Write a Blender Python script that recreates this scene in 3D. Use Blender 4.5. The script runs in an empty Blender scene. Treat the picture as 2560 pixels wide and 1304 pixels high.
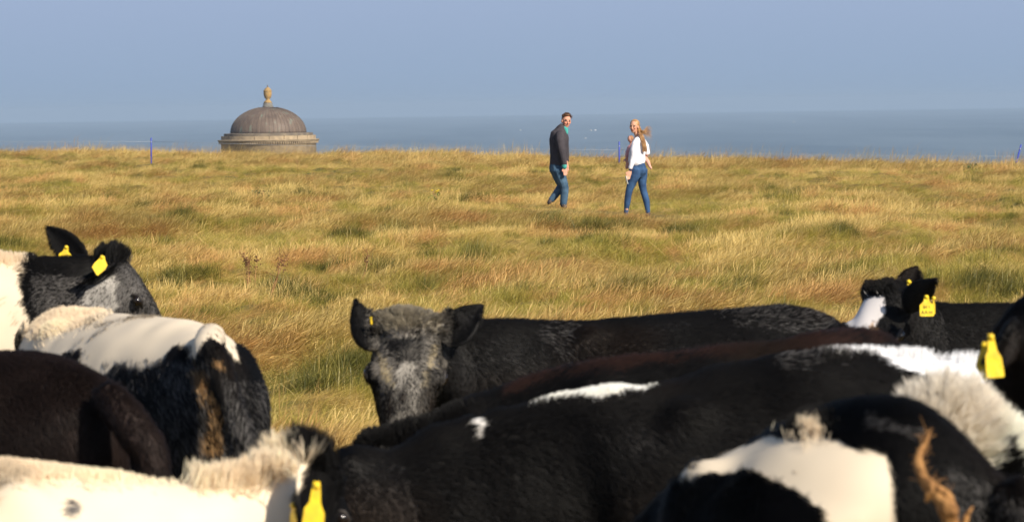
import bpy, bmesh, math, random
import numpy as np
from mathutils import Vector, Matrix

random.seed(7); rng = np.random.default_rng(7)
R = math.radians
scene = bpy.context.scene
COL = scene.collection

# ------------------------------------------------------------------ camera, world, sun, exposure
F = 7111.0                      # focal length in pixels of the 2560 px wide photograph (100 mm on 36 mm)
EYE = 1.90
PITCH = math.atan(390.0/F); ROLL = R(0.85)
_f = np.array([0, math.cos(PITCH), -math.sin(PITCH)])
_u0 = np.array([0, math.sin(PITCH), math.cos(PITCH)])
_r0 = np.array([1.0, 0, 0])
_r = math.cos(ROLL)*_r0 - math.sin(ROLL)*_u0
_u = math.sin(ROLL)*_r0 + math.cos(ROLL)*_u0
CAM = np.array([0, 0, EYE])
cd = bpy.data.cameras.new('camera'); cam = bpy.data.objects.new('camera', cd); COL.objects.link(cam)
cd.lens = 100; cd.sensor_width = 36; cd.clip_start = 0.1; cd.clip_end = 40000
m = Matrix.Identity(4)
for i in range(3):
    m[i][0] = _r[i]; m[i][1] = _u[i]; m[i][2] = -_f[i]; m[i][3] = CAM[i]
cam.matrix_world = m
cd.dof.use_dof = True; cd.dof.focus_distance = 26.0; cd.dof.aperture_fstop = 9.5
scene.camera = cam

SUN_AZ, SUN_EL = R(139), R(34)          # azimuth from +Y (view direction) towards +X (right)
world = bpy.data.worlds.new('World'); scene.world = world; world.use_nodes = True
nt = world.node_tree; nt.nodes.clear()
def nn(t, kind, **kw):
    n = t.nodes.new(kind)
    for k, v in kw.items(): setattr(n, k, v)
    return n
wo = nn(nt, 'ShaderNodeOutputWorld'); wb = nn(nt, 'ShaderNodeBackground'); wb2 = nn(nt, 'ShaderNodeBackground')
sky = nn(nt, 'ShaderNodeTexSky', sky_type='NISHITA', sun_disc=False, sun_elevation=SUN_EL, sun_rotation=SUN_AZ,
         altitude=50, air_density=1.0, dust_density=1.2, ozone_density=2.0)
wb.inputs[1].default_value = 0.10
tc = nn(nt, 'ShaderNodeTexCoord'); sx = nn(nt, 'ShaderNodeSeparateXYZ')
ramp = nn(nt, 'ShaderNodeValToRGB')
mr = nn(nt, 'ShaderNodeMapRange', interpolation_type='SMOOTHSTEP')
mix = nn(nt, 'ShaderNodeMixShader')
nt.links.new(tc.outputs['Generated'], sx.inputs[0])
mz = nn(nt, 'ShaderNodeMath', operation='MULTIPLY'); mz.inputs[1].default_value = 10.0
nt.links.new(sx.outputs[2], mz.inputs[0]); nt.links.new(mz.outputs[0], ramp.inputs[0])
cr = ramp.color_ramp
SKY_H = (0.268, 0.358, 0.490, 1)
cr.elements[0].position = 0.0; cr.elements[0].color = SKY_H
cr.elements[1].position = 0.40; cr.elements[1].color = (0.315, 0.400, 0.570, 1)
e = cr.elements.new(0.12); e.color = (0.280, 0.372, 0.520, 1)
nt.links.new(ramp.outputs[0], wb2.inputs[0]); wb2.inputs[1].default_value = 0.83
nt.links.new(sx.outputs[2], mr.inputs[0]); mr.inputs[1].default_value = 0.04; mr.inputs[2].default_value = 0.40
nt.links.new(sky.outputs[0], wb.inputs[0])
nt.links.new(mr.outputs[0], mix.inputs[0]); nt.links.new(wb2.outputs[0], mix.inputs[1]); nt.links.new(wb.outputs[0], mix.inputs[2])
nt.links.new(mix.outputs[0], wo.inputs[0])

sl = bpy.data.lights.new('sun', 'SUN'); sl.energy = 5.0; sl.angle = R(0.53); sl.color = (1.0, 0.91, 0.77)
sun = bpy.data.objects.new('sun', sl); COL.objects.link(sun)
SUNV = Vector((math.sin(SUN_AZ)*math.cos(SUN_EL), math.cos(SUN_AZ)*math.cos(SUN_EL), math.sin(SUN_EL)))
sun.rotation_euler = SUNV.to_track_quat('Z', 'Y').to_euler()
vs = scene.view_settings; vs.view_transform = 'Standard'; vs.look = 'None'; vs.gamma = 1; vs.use_curve_mapping = False
vs.exposure = 0.42
scene.cycles.use_denoising = True
scene.cycles.max_bounces = 8; scene.cycles.diffuse_bounces = 6; scene.cycles.glossy_bounces = 2; scene.cycles.volume_bounces = 0; scene.cycles.transparent_max_bounces = 8
scene.cycles_curves.shape = 'RIBBONS'

# ------------------------------------------------------------------ helpers
def P(u, v, d):
    """world point seen at photograph pixel (u, v), d metres along the view axis"""
    return CAM + d*(_f + _r*((u-1280)/F) + _u*((652-v)/F))
def proj(p):
    q = np.atleast_2d(p) - CAM
    d = q @ _f
    return 1280 + F*(q @ _r)/d, 652 - F*(q @ _u)/d, d
def unit(a):
    a = np.asarray(a, float); return a/(np.linalg.norm(a)+1e-12)
def _h(ix, iy, iz, s):
    n = (ix.astype(np.int64)*374761393 + iy.astype(np.int64)*668265263 + iz.astype(np.int64)*2147483647 + s*1274126177) & 0xffffffff
    n = ((n ^ (n >> 13))*1274126177) & 0xffffffff
    n = (n ^ (n >> 16)) & 0xffffffff
    return n/4294967295.0
def noise(p, scale=1.0, seed=0):
    p = np.atleast_2d(p)*scale
    i = np.floor(p).astype(np.int64); f = p-i; f = f*f*(3-2*f)
    r = 0
    for a in (0, 1):
        for b in (0, 1):
            for c in (0, 1):
                w = (f[:, 0] if a else 1-f[:, 0])*(f[:, 1] if b else 1-f[:, 1])*(f[:, 2] if c else 1-f[:, 2])
                r = r + w*_h(i[:, 0]+a, i[:, 1]+b, i[:, 2]+c, seed)
    return r*2-1

def tag(o, label=None, cat=None, group=None, kind=None):
    if label: o['label'] = label
    if cat: o['category'] = cat
    if group: o['group'] = group
    if kind: o['kind'] = kind
    return o
def empty(name, loc):
    o = bpy.data.objects.new(name, None); COL.objects.link(o); o.location = Vector([float(c) for c in loc]); o.empty_display_size = 0.1
    return o
def link(name, me, mat=None, parent=None, smooth=True):
    if mat: me.materials.append(mat)
    if smooth and len(me.polygons): me.polygons.foreach_set('use_smooth', [True]*len(me.polygons))
    o = bpy.data.objects.new(name, me); COL.objects.link(o)
    if parent:
        o.parent = parent
        w = parent.matrix_world if False else None
        off = -parent_world(parent)
        o.location = Vector(off)
    return o
def parent_world(p):
    t = np.array(p.location, float)
    while p.parent:
        p = p.parent; t = t + np.array(p.location, float)
    return t
def mesh(name, V, Fc):
    me = bpy.data.meshes.new(name); me.from_pydata([tuple(map(float, v)) for v in V], [], Fc); me.update(); return me

class Geo:
    """collects closed pieces in world coordinates"""
    def __init__(s): s.V = []; s.F = []
    def add(s, V, Fc):
        b = len(s.V); s.V += [tuple(map(float, v)) for v in V]; s.F += [tuple(b+i for i in f) for f in Fc]; return s
    def loft(s, rings):
        n = len(rings[0]); V = [p for r in rings for p in r]; Fc = []
        for k in range(len(rings)-1):
            for i in range(n):
                j = (i+1) % n
                Fc.append((k*n+i, k*n+j, (k+1)*n+j, (k+1)*n+i))
        c0 = len(V); V.append(np.mean(rings[0], axis=0)); V.append(np.mean(rings[-1], axis=0))
        for i in range(n):
            j = (i+1) % n
            Fc.append((c0, j, i)); Fc.append((c0+1, (len(rings)-1)*n+i, (len(rings)-1)*n+j))
        return s.add(V, Fc)
    def tube(s, pts, rad, n=10, up=(0, 0.3, 1), flat=1.0, caps=True):
        """tube along pts with radii; flat scales the radius along the cross direction"""
        pts = [np.asarray(p, float) for p in pts]
        if np.isscalar(rad): rad = [rad]*len(pts)
        rad = [r if isinstance(r, (tuple, list)) else (r, r*flat) for r in rad]
        if caps:
            a = unit(pts[0]-pts[1]); b = unit(pts[-1]-pts[-2])
            ra, rb = rad[0], rad[-1]
            pts = [pts[0]+a*min(ra)*0.75] + pts + [pts[-1]+b*min(rb)*0.75]
            rad = [(ra[0]*.45, ra[1]*.45)] + rad + [(rb[0]*.45, rb[1]*.45)]
        rings = []
        side = None
        for k, p in enumerate(pts):
            t = unit(pts[min(k+1, len(pts)-1)]-pts[max(k-1, 0)])
            if side is None:
                side = np.cross(t, up)
                if np.linalg.norm(side) < 1e-3: side = np.cross(t, (1, 0.1, 0))
            side = unit(side - t*np.dot(side, t)); w = np.cross(side, t)
            rings.append([p + side*math.cos(2*math.pi*i/n)*rad[k][0] + w*math.sin(2*math.pi*i/n)*rad[k][1] for i in range(n)])
        return s.loft(rings)
    def ball(s, c, r, axes=None, n=12, mrow=8):
        c = np.asarray(c, float); r = (r, r, r) if np.isscalar(r) else r
        A = np.eye(3) if axes is None else np.array(axes)
        rings = []
        for k in range(mrow+1):
            th = math.pi*(k+0.25)/(mrow+0.5)
            rings.append([c + A[0]*r[0]*math.sin(th)*math.cos(2*math.pi*i/n) + A[1]*r[1]*math.sin(th)*math.sin(2*math.pi*i/n) + A[2]*r[2]*math.cos(th) for i in range(n)])
        return s.loft(rings)
    def box(s, c, sz, axes=None):
        A = np.eye(3) if axes is None else np.array(axes)
        V = [np.asarray(c)+A[0]*sz[0]*a/2+A[1]*sz[1]*b/2+A[2]*sz[2]*d/2 for a in (-1, 1) for b in (-1, 1) for d in (-1, 1)]
        return s.add(V, [(0, 1, 3, 2), (4, 6, 7, 5), (0, 4, 5, 1), (2, 3, 7, 6), (0, 2, 6, 4), (1, 5, 7, 3)])
    def mesh(s, name): return mesh(name, s.V, s.F)
    def fused(s, name, voxel, smooth=6, fac=0.5):
        me = s.mesh('tmp'); o = bpy.data.objects.new('tmp', me); COL.objects.link(o)
        bm = bmesh.new(); bm.from_mesh(me); bmesh.ops.recalc_face_normals(bm, faces=bm.faces); bm.to_mesh(me); bm.free()
        r = o.modifiers.new('r', 'REMESH'); r.mode = 'VOXEL'; r.voxel_size = voxel
        if smooth:
            k = o.modifiers.new('s', 'SMOOTH'); k.iterations = smooth; k.factor = fac
        dg = bpy.context.evaluated_depsgraph_get(); out = bpy.data.meshes.new_from_object(o.evaluated_get(dg)); out.name = name
        bpy.data.objects.remove(o); bpy.data.meshes.remove(me)
        return out

def catmull(pts, n):
    pts = np.asarray(pts, float); k = len(pts); out = []
    L = [0.0]
    for i in range(1, k): L.append(L[-1]+max(1e-6, np.linalg.norm(pts[i][:3]-pts[i-1][:3])))
    for s in np.linspace(0, L[-1], n):
        i = min(k-2, max(0, int(np.searchsorted(L, s, side='right'))-1)); t = (s-L[i])/(L[i+1]-L[i])
        p0, p1, p2, p3 = pts[max(i-1, 0)], pts[i], pts[i+1], pts[min(i+2, k-1)]
        out.append(0.5*((2*p1)+(-p0+p2)*t+(2*p0-5*p1+4*p2-p3)*t*t+(-p0+3*p1-3*p2+p3)*t**3))
    return np.array(out)

# ------------------------------------------------------------------ materials
MATS = {}
def mat(name, color, rough=0.7, spec=0.3, noise_amt=0.0, noise_scale=20, bump=0.0, metallic=0.0, color2=None, detail=6):
    if name in MATS: return MATS[name]
    M = bpy.data.materials.new(name); M.use_nodes = True; t = M.node_tree; b = t.nodes['Principled BSDF']
    b.inputs['Base Color'].default_value = (*color, 1); b.inputs['Roughness'].default_value = rough
    b.inputs['Specular IOR Level'].default_value = spec; b.inputs['Metallic'].default_value = metallic
    if noise_amt or bump or color2:
        c = nn(t, 'ShaderNodeTexCoord'); nz = nn(t, 'ShaderNodeTexNoise'); nz.inputs['Scale'].default_value = noise_scale; nz.inputs['Detail'].default_value = detail
        t.links.new(c.outputs['Object'], nz.inputs['Vector'])
        if noise_amt or color2:
            mx = nn(t, 'ShaderNodeMix', data_type='RGBA')
            c2 = color2 or tuple(max(0, x*(1-noise_amt)) for x in color)
            mx.inputs[6].default_value = (*color, 1); mx.inputs[7].default_value = (*c2, 1)
            r_ = nn(t, 'ShaderNodeMapRange'); r_.inputs[1].default_value = 0.35; r_.inputs[2].default_value = 0.65
            t.links.new(nz.outputs['Fac'], r_.inputs[0]); t.links.new(r_.outputs[0], mx.inputs[0]); t.links.new(mx.outputs[2], b.inputs['Base Color'])
        if bump:
            bp = nn(t, 'ShaderNodeBump'); bp.inputs['Strength'].default_value = bump; bp.inputs['Distance'].default_value = 0.02
            t.links.new(nz.outputs['Fac'], bp.inputs['Height']); t.links.new(bp.outputs[0], b.inputs['Normal'])
    MATS[name] = M; return M

def attr_mat(name, hair=False, rough=0.55, spec=0.35):
    M = bpy.data.materials.new(name); M.use_nodes = True; t = M.node_tree; b = t.nodes['Principled BSDF']
    a = nn(t, 'ShaderNodeAttribute', attribute_name='pigment'); t.links.new(a.outputs['Color'], b.inputs['Base Color'])
    b.inputs['Roughness'].default_value = rough; b.inputs['Specular IOR Level'].default_value = spec
    if hair:
        n_ = nn(t, 'ShaderNodeAttribute', attribute_name='rootnormal'); g = nn(t, 'ShaderNodeNewGeometry')
        mx = nn(t, 'ShaderNodeMix', data_type='VECTOR'); mx.inputs[0].default_value = 0.35
        nm = nn(t, 'ShaderNodeVectorMath', operation='NORMALIZE')
        t.links.new(n_.outputs['Vector'], mx.inputs[4]); t.links.new(g.outputs['Normal'], mx.inputs[5])
        t.links.new(mx.outputs[1], nm.inputs[0]); t.links.new(nm.outputs[0], b.inputs['Normal'])
        tr = nn(t, 'ShaderNodeBsdfTranslucent'); t.links.new(a.outputs['Color'], tr.inputs[0]); t.links.new(nm.outputs[0], tr.inputs[1])
        ms = nn(t, 'ShaderNodeMixShader'); ms.inputs[0].default_value = 0.48; o = t.nodes['Material Output']
        t.links.new(b.outputs[0], ms.inputs[1]); t.links.new(tr.outputs[0], ms.inputs[2]); t.links.new(ms.outputs[0], o.inputs['Surface'])
    return M
SKIN_MAT = attr_mat('hide', rough=0.7, spec=0.2)
HAIR_MAT = attr_mat('coat_hair', hair=True, rough=0.55, spec=0.16)

# ------------------------------------------------------------------ terrain
TEMPLE_D = 355.0
TC = P(671.4, 349, TEMPLE_D)
def lump(p):
    q = np.atleast_2d(p).astype(float).copy(); q[:, 2] = 0
    return 0.085*noise(q*np.array([0.8, 0.8, 1]), 1.0, 1) + 0.105*noise(q*np.array([1, .8, 1]), 1.7, 2) + 0.035*noise(q, 3.3, 4) + 0.10*noise(q, 0.10, 3)
def ground_z(x, y):
    x = np.asarray(x, float); y = np.asarray(y, float)
    p = np.stack([x, y, np.zeros_like(x)], -1).reshape(-1, 3)
    yc = np.clip(100-1.15*x, 55, 165).reshape(-1)
    t = np.maximum(0, p[:, 1]-yc)
    fall = 0.045*t*t/(t+14)
    near = np.clip((p[:, 1]-9)/10, 0.15, 1)
    z = lump(p)*near - fall
    z = z + 0.10*np.exp(-((p[:, 1]-yc+4)/7)**2)*(noise(p, 0.22, 9)) - 0.10*np.clip((p[:, 1]-30)/60, 0, 1)*np.clip(p[:, 0]/12+0.6, 0, 1) - 0.25*np.clip(p[:, 0]/14-0.2, 0, 1)*np.clip((p[:, 1]-45)/35, 0, 1)
    for (px, py, pr) in ((2.10, 48.0, 2.2), (0.86, 52.4, 2.2)):
        w = np.exp(-((p[:, 0]-px)**2+((p[:, 1]-py)*0.6)**2)/pr**2); z = z*(1-w)-0.02*w
    return z.reshape(x.shape)
xs = np.unique(np.concatenate([-np.geomspace(34, 900, 30), np.arange(-34, 34, 0.26), np.geomspace(34, 900, 30)]))
ys = np.unique(np.concatenate([-np.geomspace(0.5, 300, 16), np.arange(0, 60, 0.3), np.arange(60, 140, 0.4), np.geomspace(140, 430, 40)]))
X, Y = np.meshgrid(xs, ys); Z = ground_z(X, Y)
edge = np.clip((Y-400)/30, 0, 1); Z = Z*(1-edge) + (-42)*edge
nx_, ny_ = len(xs), len(ys)
V = np.stack([X, Y, Z], -1).reshape(-1, 3)
i0 = (np.arange(ny_-1)[:, None]*nx_+np.arange(nx_-1)[None, :]).reshape(-1)
quads = np.stack([i0, i0+1, i0+nx_+1, i0+nx_], -1)
me = bpy.data.meshes.new('ground'); me.vertices.add(len(V)); me.vertices.foreach_set('co', V.ravel())
me.loops.add(quads.size); me.loops.foreach_set('vertex_index', quads.ravel()); me.polygons.add(len(quads))
me.polygons.foreach_set('loop_start', np.arange(0, quads.size, 4)); me.update()
gm = mat('turf', (0.24, 0.16, 0.05), 0.95, 0.1, noise_scale=3.0, bump=0.6, color2=(0.09, 0.09, 0.025))
tag(link('ground', me, gm), 'grassy headland falling away to the cliff edge', kind='structure')

# sea
SEA = -40.0
def sea_mat():
    M = bpy.data.materials.new('sea_water'); M.use_nodes = True; t = M.node_tree; b = t.nodes['Principled BSDF']
    b.inputs['Roughness'].default_value = 0.55; b.inputs['Specular IOR Level'].default_value = 0.35
    c = nn(t, 'ShaderNodeTexCoord'); mp = nn(t, 'ShaderNodeMapping'); mp.inputs['Scale'].default_value = (0.006, 0.0016, 1)
    nz = nn(t, 'ShaderNodeTexNoise'); nz.inputs['Scale'].default_value = 1.0; nz.inputs['Detail'].default_value = 8
    t.links.new(c.outputs['Object'], mp.inputs[0]); t.links.new(mp.outputs[0], nz.inputs['Vector'])
    mx = nn(t, 'ShaderNodeMix', data_type='RGBA'); mx.inputs[6].default_value = (0.062, 0.098, 0.132, 1); mx.inputs[7].default_value = (0.110, 0.152, 0.188, 1)
    r_ = nn(t, 'ShaderNodeMapRange'); r_.inputs[1].default_value = 0.35; r_.inputs[2].default_value = 0.65
    t.links.new(nz.outputs['Fac'], r_.inputs[0]); t.links.new(r_.outputs[0], mx.inputs[0]); t.links.new(mx.outputs[2], b.inputs['Base Color'])
    m2 = nn(t, 'ShaderNodeMapping'); m2.inputs['Scale'].default_value = (0.12, 0.03, 1)
    n2 = nn(t, 'ShaderNodeTexNoise'); n2.inputs['Scale'].default_value = 1.0; n2.inputs['Detail'].default_value = 6
    bp = nn(t, 'ShaderNodeBump'); bp.inputs['Strength'].default_value = 0.9; bp.inputs['Distance'].default_value = 1.0
    t.links.new(c.outputs['Object'], m2.inputs[0]); t.links.new(m2.outputs[0], n2.inputs['Vector']); t.links.new(n2.outputs['Fac'], bp.inputs['Height']); t.links.new(bp.outputs[0], b.inputs['Normal'])
    return M
SR = 11400.0
sv = [(0, 0, SEA)]+[(SR*math.cos(a), SR*math.sin(a), SEA) for a in np.linspace(0, 2*math.pi, 96, endpoint=False)]
tag(link('sea', mesh('sea', sv, [(0, 1+i, 1+(i+1) % 96) for i in range(96)]), sea_mat(), smooth=False), 'hazy blue grey sea behind the headland', kind='structure')

# ------------------------------------------------------------------ haze
HAZE = 1.7e-4
def haze():
    M = bpy.data.materials.new('haze_air'); M.use_nodes = True; t = M.node_tree; t.nodes.clear()
    o = nn(t, 'ShaderNodeOutputMaterial'); v = nn(t, 'ShaderNodeVolumePrincipled')
    v.inputs['Color'].default_value = (0.47, 0.61, 0.78, 1); v.inputs['Density'].default_value = HAZE; v.inputs['Anisotropy'].default_value = 0.0
    t.links.new(v.outputs[0], o.inputs['Volume'])
    g = Geo(); g.box((0, 0, (SEA-4+14)/2), (2*SR+600, 2*SR+600, 14-(SEA-4)))
    tag(link('haze', g.mesh('haze'), M, smooth=False), 'thin sea haze', kind='stuff')

# ------------------------------------------------------------------ temple
def revolve(prof, c, n=72, squash=None):
    rings = []
    g = Geo()
    for r, z in prof:
        rings.append([np.array([c[0]+r*math.cos(2*math.pi*i/n), c[1]+r*math.sin(2*math.pi*i/n), c[2]+z]) for i in range(n)])
    return g.loft(rings)
def temple():
    base = TC.copy(); e = empty('rotunda', (base[0], base[1], ground_z(base[0], base[1])))
    tag(e, 'round stone temple with brown copper dome and urn beyond the grass crest', 'temple')
    st = mat('sandstone', (0.40, 0.31, 0.20), 0.9, 0.15, noise_scale=1.6, bump=0.4, color2=(0.27, 0.21, 0.14))
    st2 = mat('weathered_stone', (0.22, 0.18, 0.13), 0.9, 0.1, noise_scale=1.2, bump=0.3, color2=(0.13, 0.11, 0.09))
    zc = 0.0   # cornice top at TC z
    gz = ground_z(base[0], base[1])-base[2]
    link('wall', revolve([(5.55, gz-0.5), (5.55, -2.3)], base).mesh('wall'), st, e, smooth=False)
    link('frieze', revolve([(5.80, -2.3), (5.92, -2.25), (5.92, -0.55), (5.98, -0.5)], base, 96).mesh('frieze'), st, e)
    link('cornice', revolve([(5.96, -0.50), (6.00, -0.47), (6.00, -0.22), (6.27, -0.2), (6.30, -0.08), (6.38, -0.05), (6.38, 0.0), (5.9, 0.05)], base, 96).mesh('cornice'), st, e, smooth=False)
    # dentils under the cornice, three pixels each: one piece
    g = Geo()
    for k in range(132):
        a = 2*math.pi*k/132; ax = [np.array([math.cos(a), math.sin(a), 0]), np.array([-math.sin(a), math.cos(a), 0]), np.array([0, 0, 1.0])]
        g.box(base+ax[0]*6.09+np.array([0, 0, -0.345]), (0.26, 0.13, 0.25), ax)
    tag(link('dentil_course', g.mesh('dentil'), st, e, smooth=False), kind='stuff')
    # attic course of separate blocks
    for k in range(20):
        a0 = 2*math.pi*k/20+0.006+0.1; a1 = 2*math.pi*(k+1)/20-0.006+0.1; n = 5
        V_, F_ = [], []
        for j in range(n+1):
            a = a0+(a1-a0)*j/n
            for r_, z_ in ((5.3, 0.04), (5.90, 0.04), (5.90, 0.50), (5.3, 0.50)):
                V_.append((base[0]+r_*math.cos(a), base[1]+r_*math.sin(a), base[2]+z_))
        for j in range(n):
            b = 4*j
            for q in range(4): F_.append((b+q, b+(q+1) % 4, b+4+(q+1) % 4, b+4+q))
        F_ += [(0, 3, 2, 1), (4*n, 4*n+1, 4*n+2, 4*n+3)]
        if math.sin((a0+a1)/2) < 0.35: link('stone_block', mesh('block', V_, F_), st, e, smooth=False)
        else: pass
    link('attic_core', revolve([(5.28, 0.02), (5.28, 0.48)], base).mesh('core'), st2, e, smooth=False)
    link('step', revolve([(5.50, 0.5), (5.55, 0.52), (5.55, 0.80), (4.6, 0.86)], base, 96).mesh('step'), st2, e, smooth=False)
    # dome
    cm = bpy.data.materials.new('dome_copper'); cm.use_nodes = True; t = cm.node_tree; b = t.nodes['Principled BSDF']
    b.inputs['Roughness'].default_value = 0.62; b.inputs['Specular IOR Level'].default_value = 0.3
    c = nn(t, 'ShaderNodeTexCoord'); mp = nn(t, 'ShaderNodeMapping'); mp.inputs['Scale'].default_value = (1.5, 1.5, 0.35)
    nz = nn(t, 'ShaderNodeTexNoise'); nz.inputs['Scale'].default_value = 1.0; nz.inputs['Detail'].default_value = 7
    r_ = nn(t, 'ShaderNodeValToRGB'); r_.color_ramp.elements[0].position = 0.3; r_.color_ramp.elements[0].color = (0.095, 0.070, 0.055, 1)
    r_.color_ramp.elements[1].position = 0.58; r_.color_ramp.elements[1].color = (0.150, 0.110, 0.083, 1)
    e2 = r_.color_ramp.elements.new(0.74); e2.color = (0.16, 0.20, 0.16, 1)
    t.links.new(c.outputs['Object'], mp.inputs[0]); t.links.new(mp.outputs[0], nz.inputs['Vector']); t.links.new(nz.outputs['Fac'], r_.inputs[0])
    # green run-off just under the urn (verdigris stains)
    t.links.new(r_.outputs[0], b.inputs['Base Color'])
    prof = [(4.72*math.cos(a), 0.82+3.27*math.sin(a)) for a in np.linspace(0, R(88), 22)]
    link('dome', revolve(prof, base, 96).mesh('dome'), cm, e)
    g = Geo(); ns = 56
    for k in range(ns):
        a = 2*math.pi*k/ns; pts = []
        for (r1, z1) in prof[:-2:2]:
            pts.append(base+np.array([(r1+0.015)*math.cos(a), (r1+0.015)*math.sin(a), z1+0.012]))
        g.tube(pts, 0.026, n=4, caps=False)
    tag(link('roof_seams', g.mesh('seams'), mat('seam_copper', (0.125, 0.095, 0.075), 0.6, noise_amt=0.3, noise_scale=3), e), kind='stuff')
    top = 0.82+3.27
    og = mat('lichen_stone', (0.42, 0.25, 0.075), 0.9, 0.1, noise_scale=5, bump=0.4, color2=(0.24, 0.18, 0.10))
    link('plinth', revolve([(0.68, top-0.14), (0.68, top+0.10), (0.60, top+0.14), (0.58, top+0.42), (0.50, top+0.48)], base, 32).mesh('plinth'), mat('grey_stone', (0.20, 0.19, 0.17), 0.9, 0.1, noise_amt=0.4, noise_scale=4), e)
    u_ = link('urn', revolve([(0.50, top+0.46), (0.50, top+0.60), (0.42, top+0.68), (0.24, top+0.84), (0.22, top+0.92), (0.40, top+1.12), (0.50, top+1.45), (0.51, top+1.85), (0.49, top+1.95)], base, 28).mesh('urn'), og, e)
    link('lid', revolve([(0.54, top+1.92), (0.54, top+2.0), (0.44, top+2.05), (0.42, top+2.16), (0.30, top+2.30), (0.12, top+2.40), (0.07, top+2.46)], base, 28).mesh('lid'), og, u_)
    link('finial', revolve([(0.05, top+2.42), (0.10, top+2.50), (0.05, top+2.62), (0.015, top+2.78)], base, 12).mesh('finial'), st2, u_)
temple()

# ------------------------------------------------------------------ electric fence
def fence():
    e = empty('electric_fence', (0, 94, 0)); tag(e, 'pale wire fence on thin blue posts along the crest of the field', 'fence')
    bm_ = mat('blue_plastic', (0.030, 0.055, 0.42), 0.45, 0.4, noise_amt=0.15, noise_scale=9)
    wm = mat('pale_wire', (0.42, 0.45, 0.49), 0.6, noise_amt=0.2, noise_scale=2)
    posts = [(-1050, 397, 330, 104), (378, 413, 345, 98.5), (1548, 409, 355, 92), (2541, 410, 362, 87), (3500, 420, 372, 82)]
    tops = []
    for i, (u, vb, vt, d) in enumerate(posts):
        lean = {3: 13, 1: 0, 2: 0}.get(i, 2)
        b = P(u-(lean if i == 3 else 0)*0.6, vb, d); t = P(u+(lean if i == 3 else 0)*0.9, vt, d)
        b[2] = ground_z(b[0], b[1])-0.1
        g = Geo(); g.tube([b, b*0.5+t*0.5, t], [(0.024, 0.016)]*3, n=6, up=(0, 1, 0)); post = link('post', g.mesh('post'), bm_, e)
        g = Geo(); g.ball(b*0.14+t*0.86+np.array([0, -0.02, 0]), 0.020, n=6, mrow=4); link('insulator', g.mesh('clip'), wm, post)
        tops.append(b*0.14+t*0.86)
    wv = {0: (-1050, 345), 1: (378, 354), 2: (1548, 375), 3: (2538, 391), 4: (3500, 400)}
    for i in range(4):
        a = P(*wv[i], posts[i][3]); b = P(*wv[i+1], posts[i+1][3]); g = Geo()
        pts = [a+(b-a)*s-np.array([0, 0, 0.05*math.sin(math.pi*s)]) for s in np.linspace(0, 1, 9)]
        g.tube(pts, 0.0042, n=4, caps=False); link('wire', g.mesh('wire'), wm, e)
fence()

# ------------------------------------------------------------------ grass
def blade_mesh(name, n, spread, lmin, lmax, lean, lean_j, az_j, width, seed, seed_heads=0.0, curve=0.6, rise=0.35):
    """a tuft of n bent blades, blown towards +X"""
    r = np.random.default_rng(seed); V_, F_, A_ = [], [], []
    for k in range(n):
        a0 = r.uniform(0, 2*math.pi); rr = spread*math.sqrt(r.uniform())
        root = np.array([rr*math.cos(a0), rr*math.sin(a0), -0.04])
        L = r.uniform(lmin, lmax); az = r.normal(0.15, az_j); th = np.clip(r.normal(lean, lean_j), 0.05, 1.75)
        h = np.array([math.cos(az), math.sin(az), 0]); tone = r.uniform()
        side = np.array([-h[1], h[0], 0]); side = unit(side+np.array([0, 0, r.normal(0, 0.8)]))
        p = root.copy(); w = width*r.uniform(0.6, 1.3)*(1.5 if tone > 0.9 else 1); segs = 4; b = len(V_)
        for s in range(segs+1):
            t = s/segs
            ww = w*(1-t)**0.7 if s < segs else 0.0004
            if seed_heads and tone < seed_heads: ww = width*(0.45 if t < 0.7 else 1.5*(1.05-t)*3.0)
            V_.append(p-side*ww); V_.append(p+side*ww); A_ += [(tone, t)]*2
            ang = th*(rise+curve*t*1.1)
            p = p + (h*math.sin(ang)+np.array([0, 0, math.cos(ang)]))*L/segs + r.normal(0, 0.004, 3)
        for s in range(segs): F_.append((b+2*s, b+2*s+1, b+2*s+3, b+2*s+2))
    me = mesh(name, V_, F_)
    at = me.attributes.new('tone', 'FLOAT', 'POINT'); at.data.foreach_set('value', [a[0] for a in A_])
    at = me.attributes.new('along', 'FLOAT', 'POINT'); at.data.foreach_set('value', [a[1] for a in A_])
    return me

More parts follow.
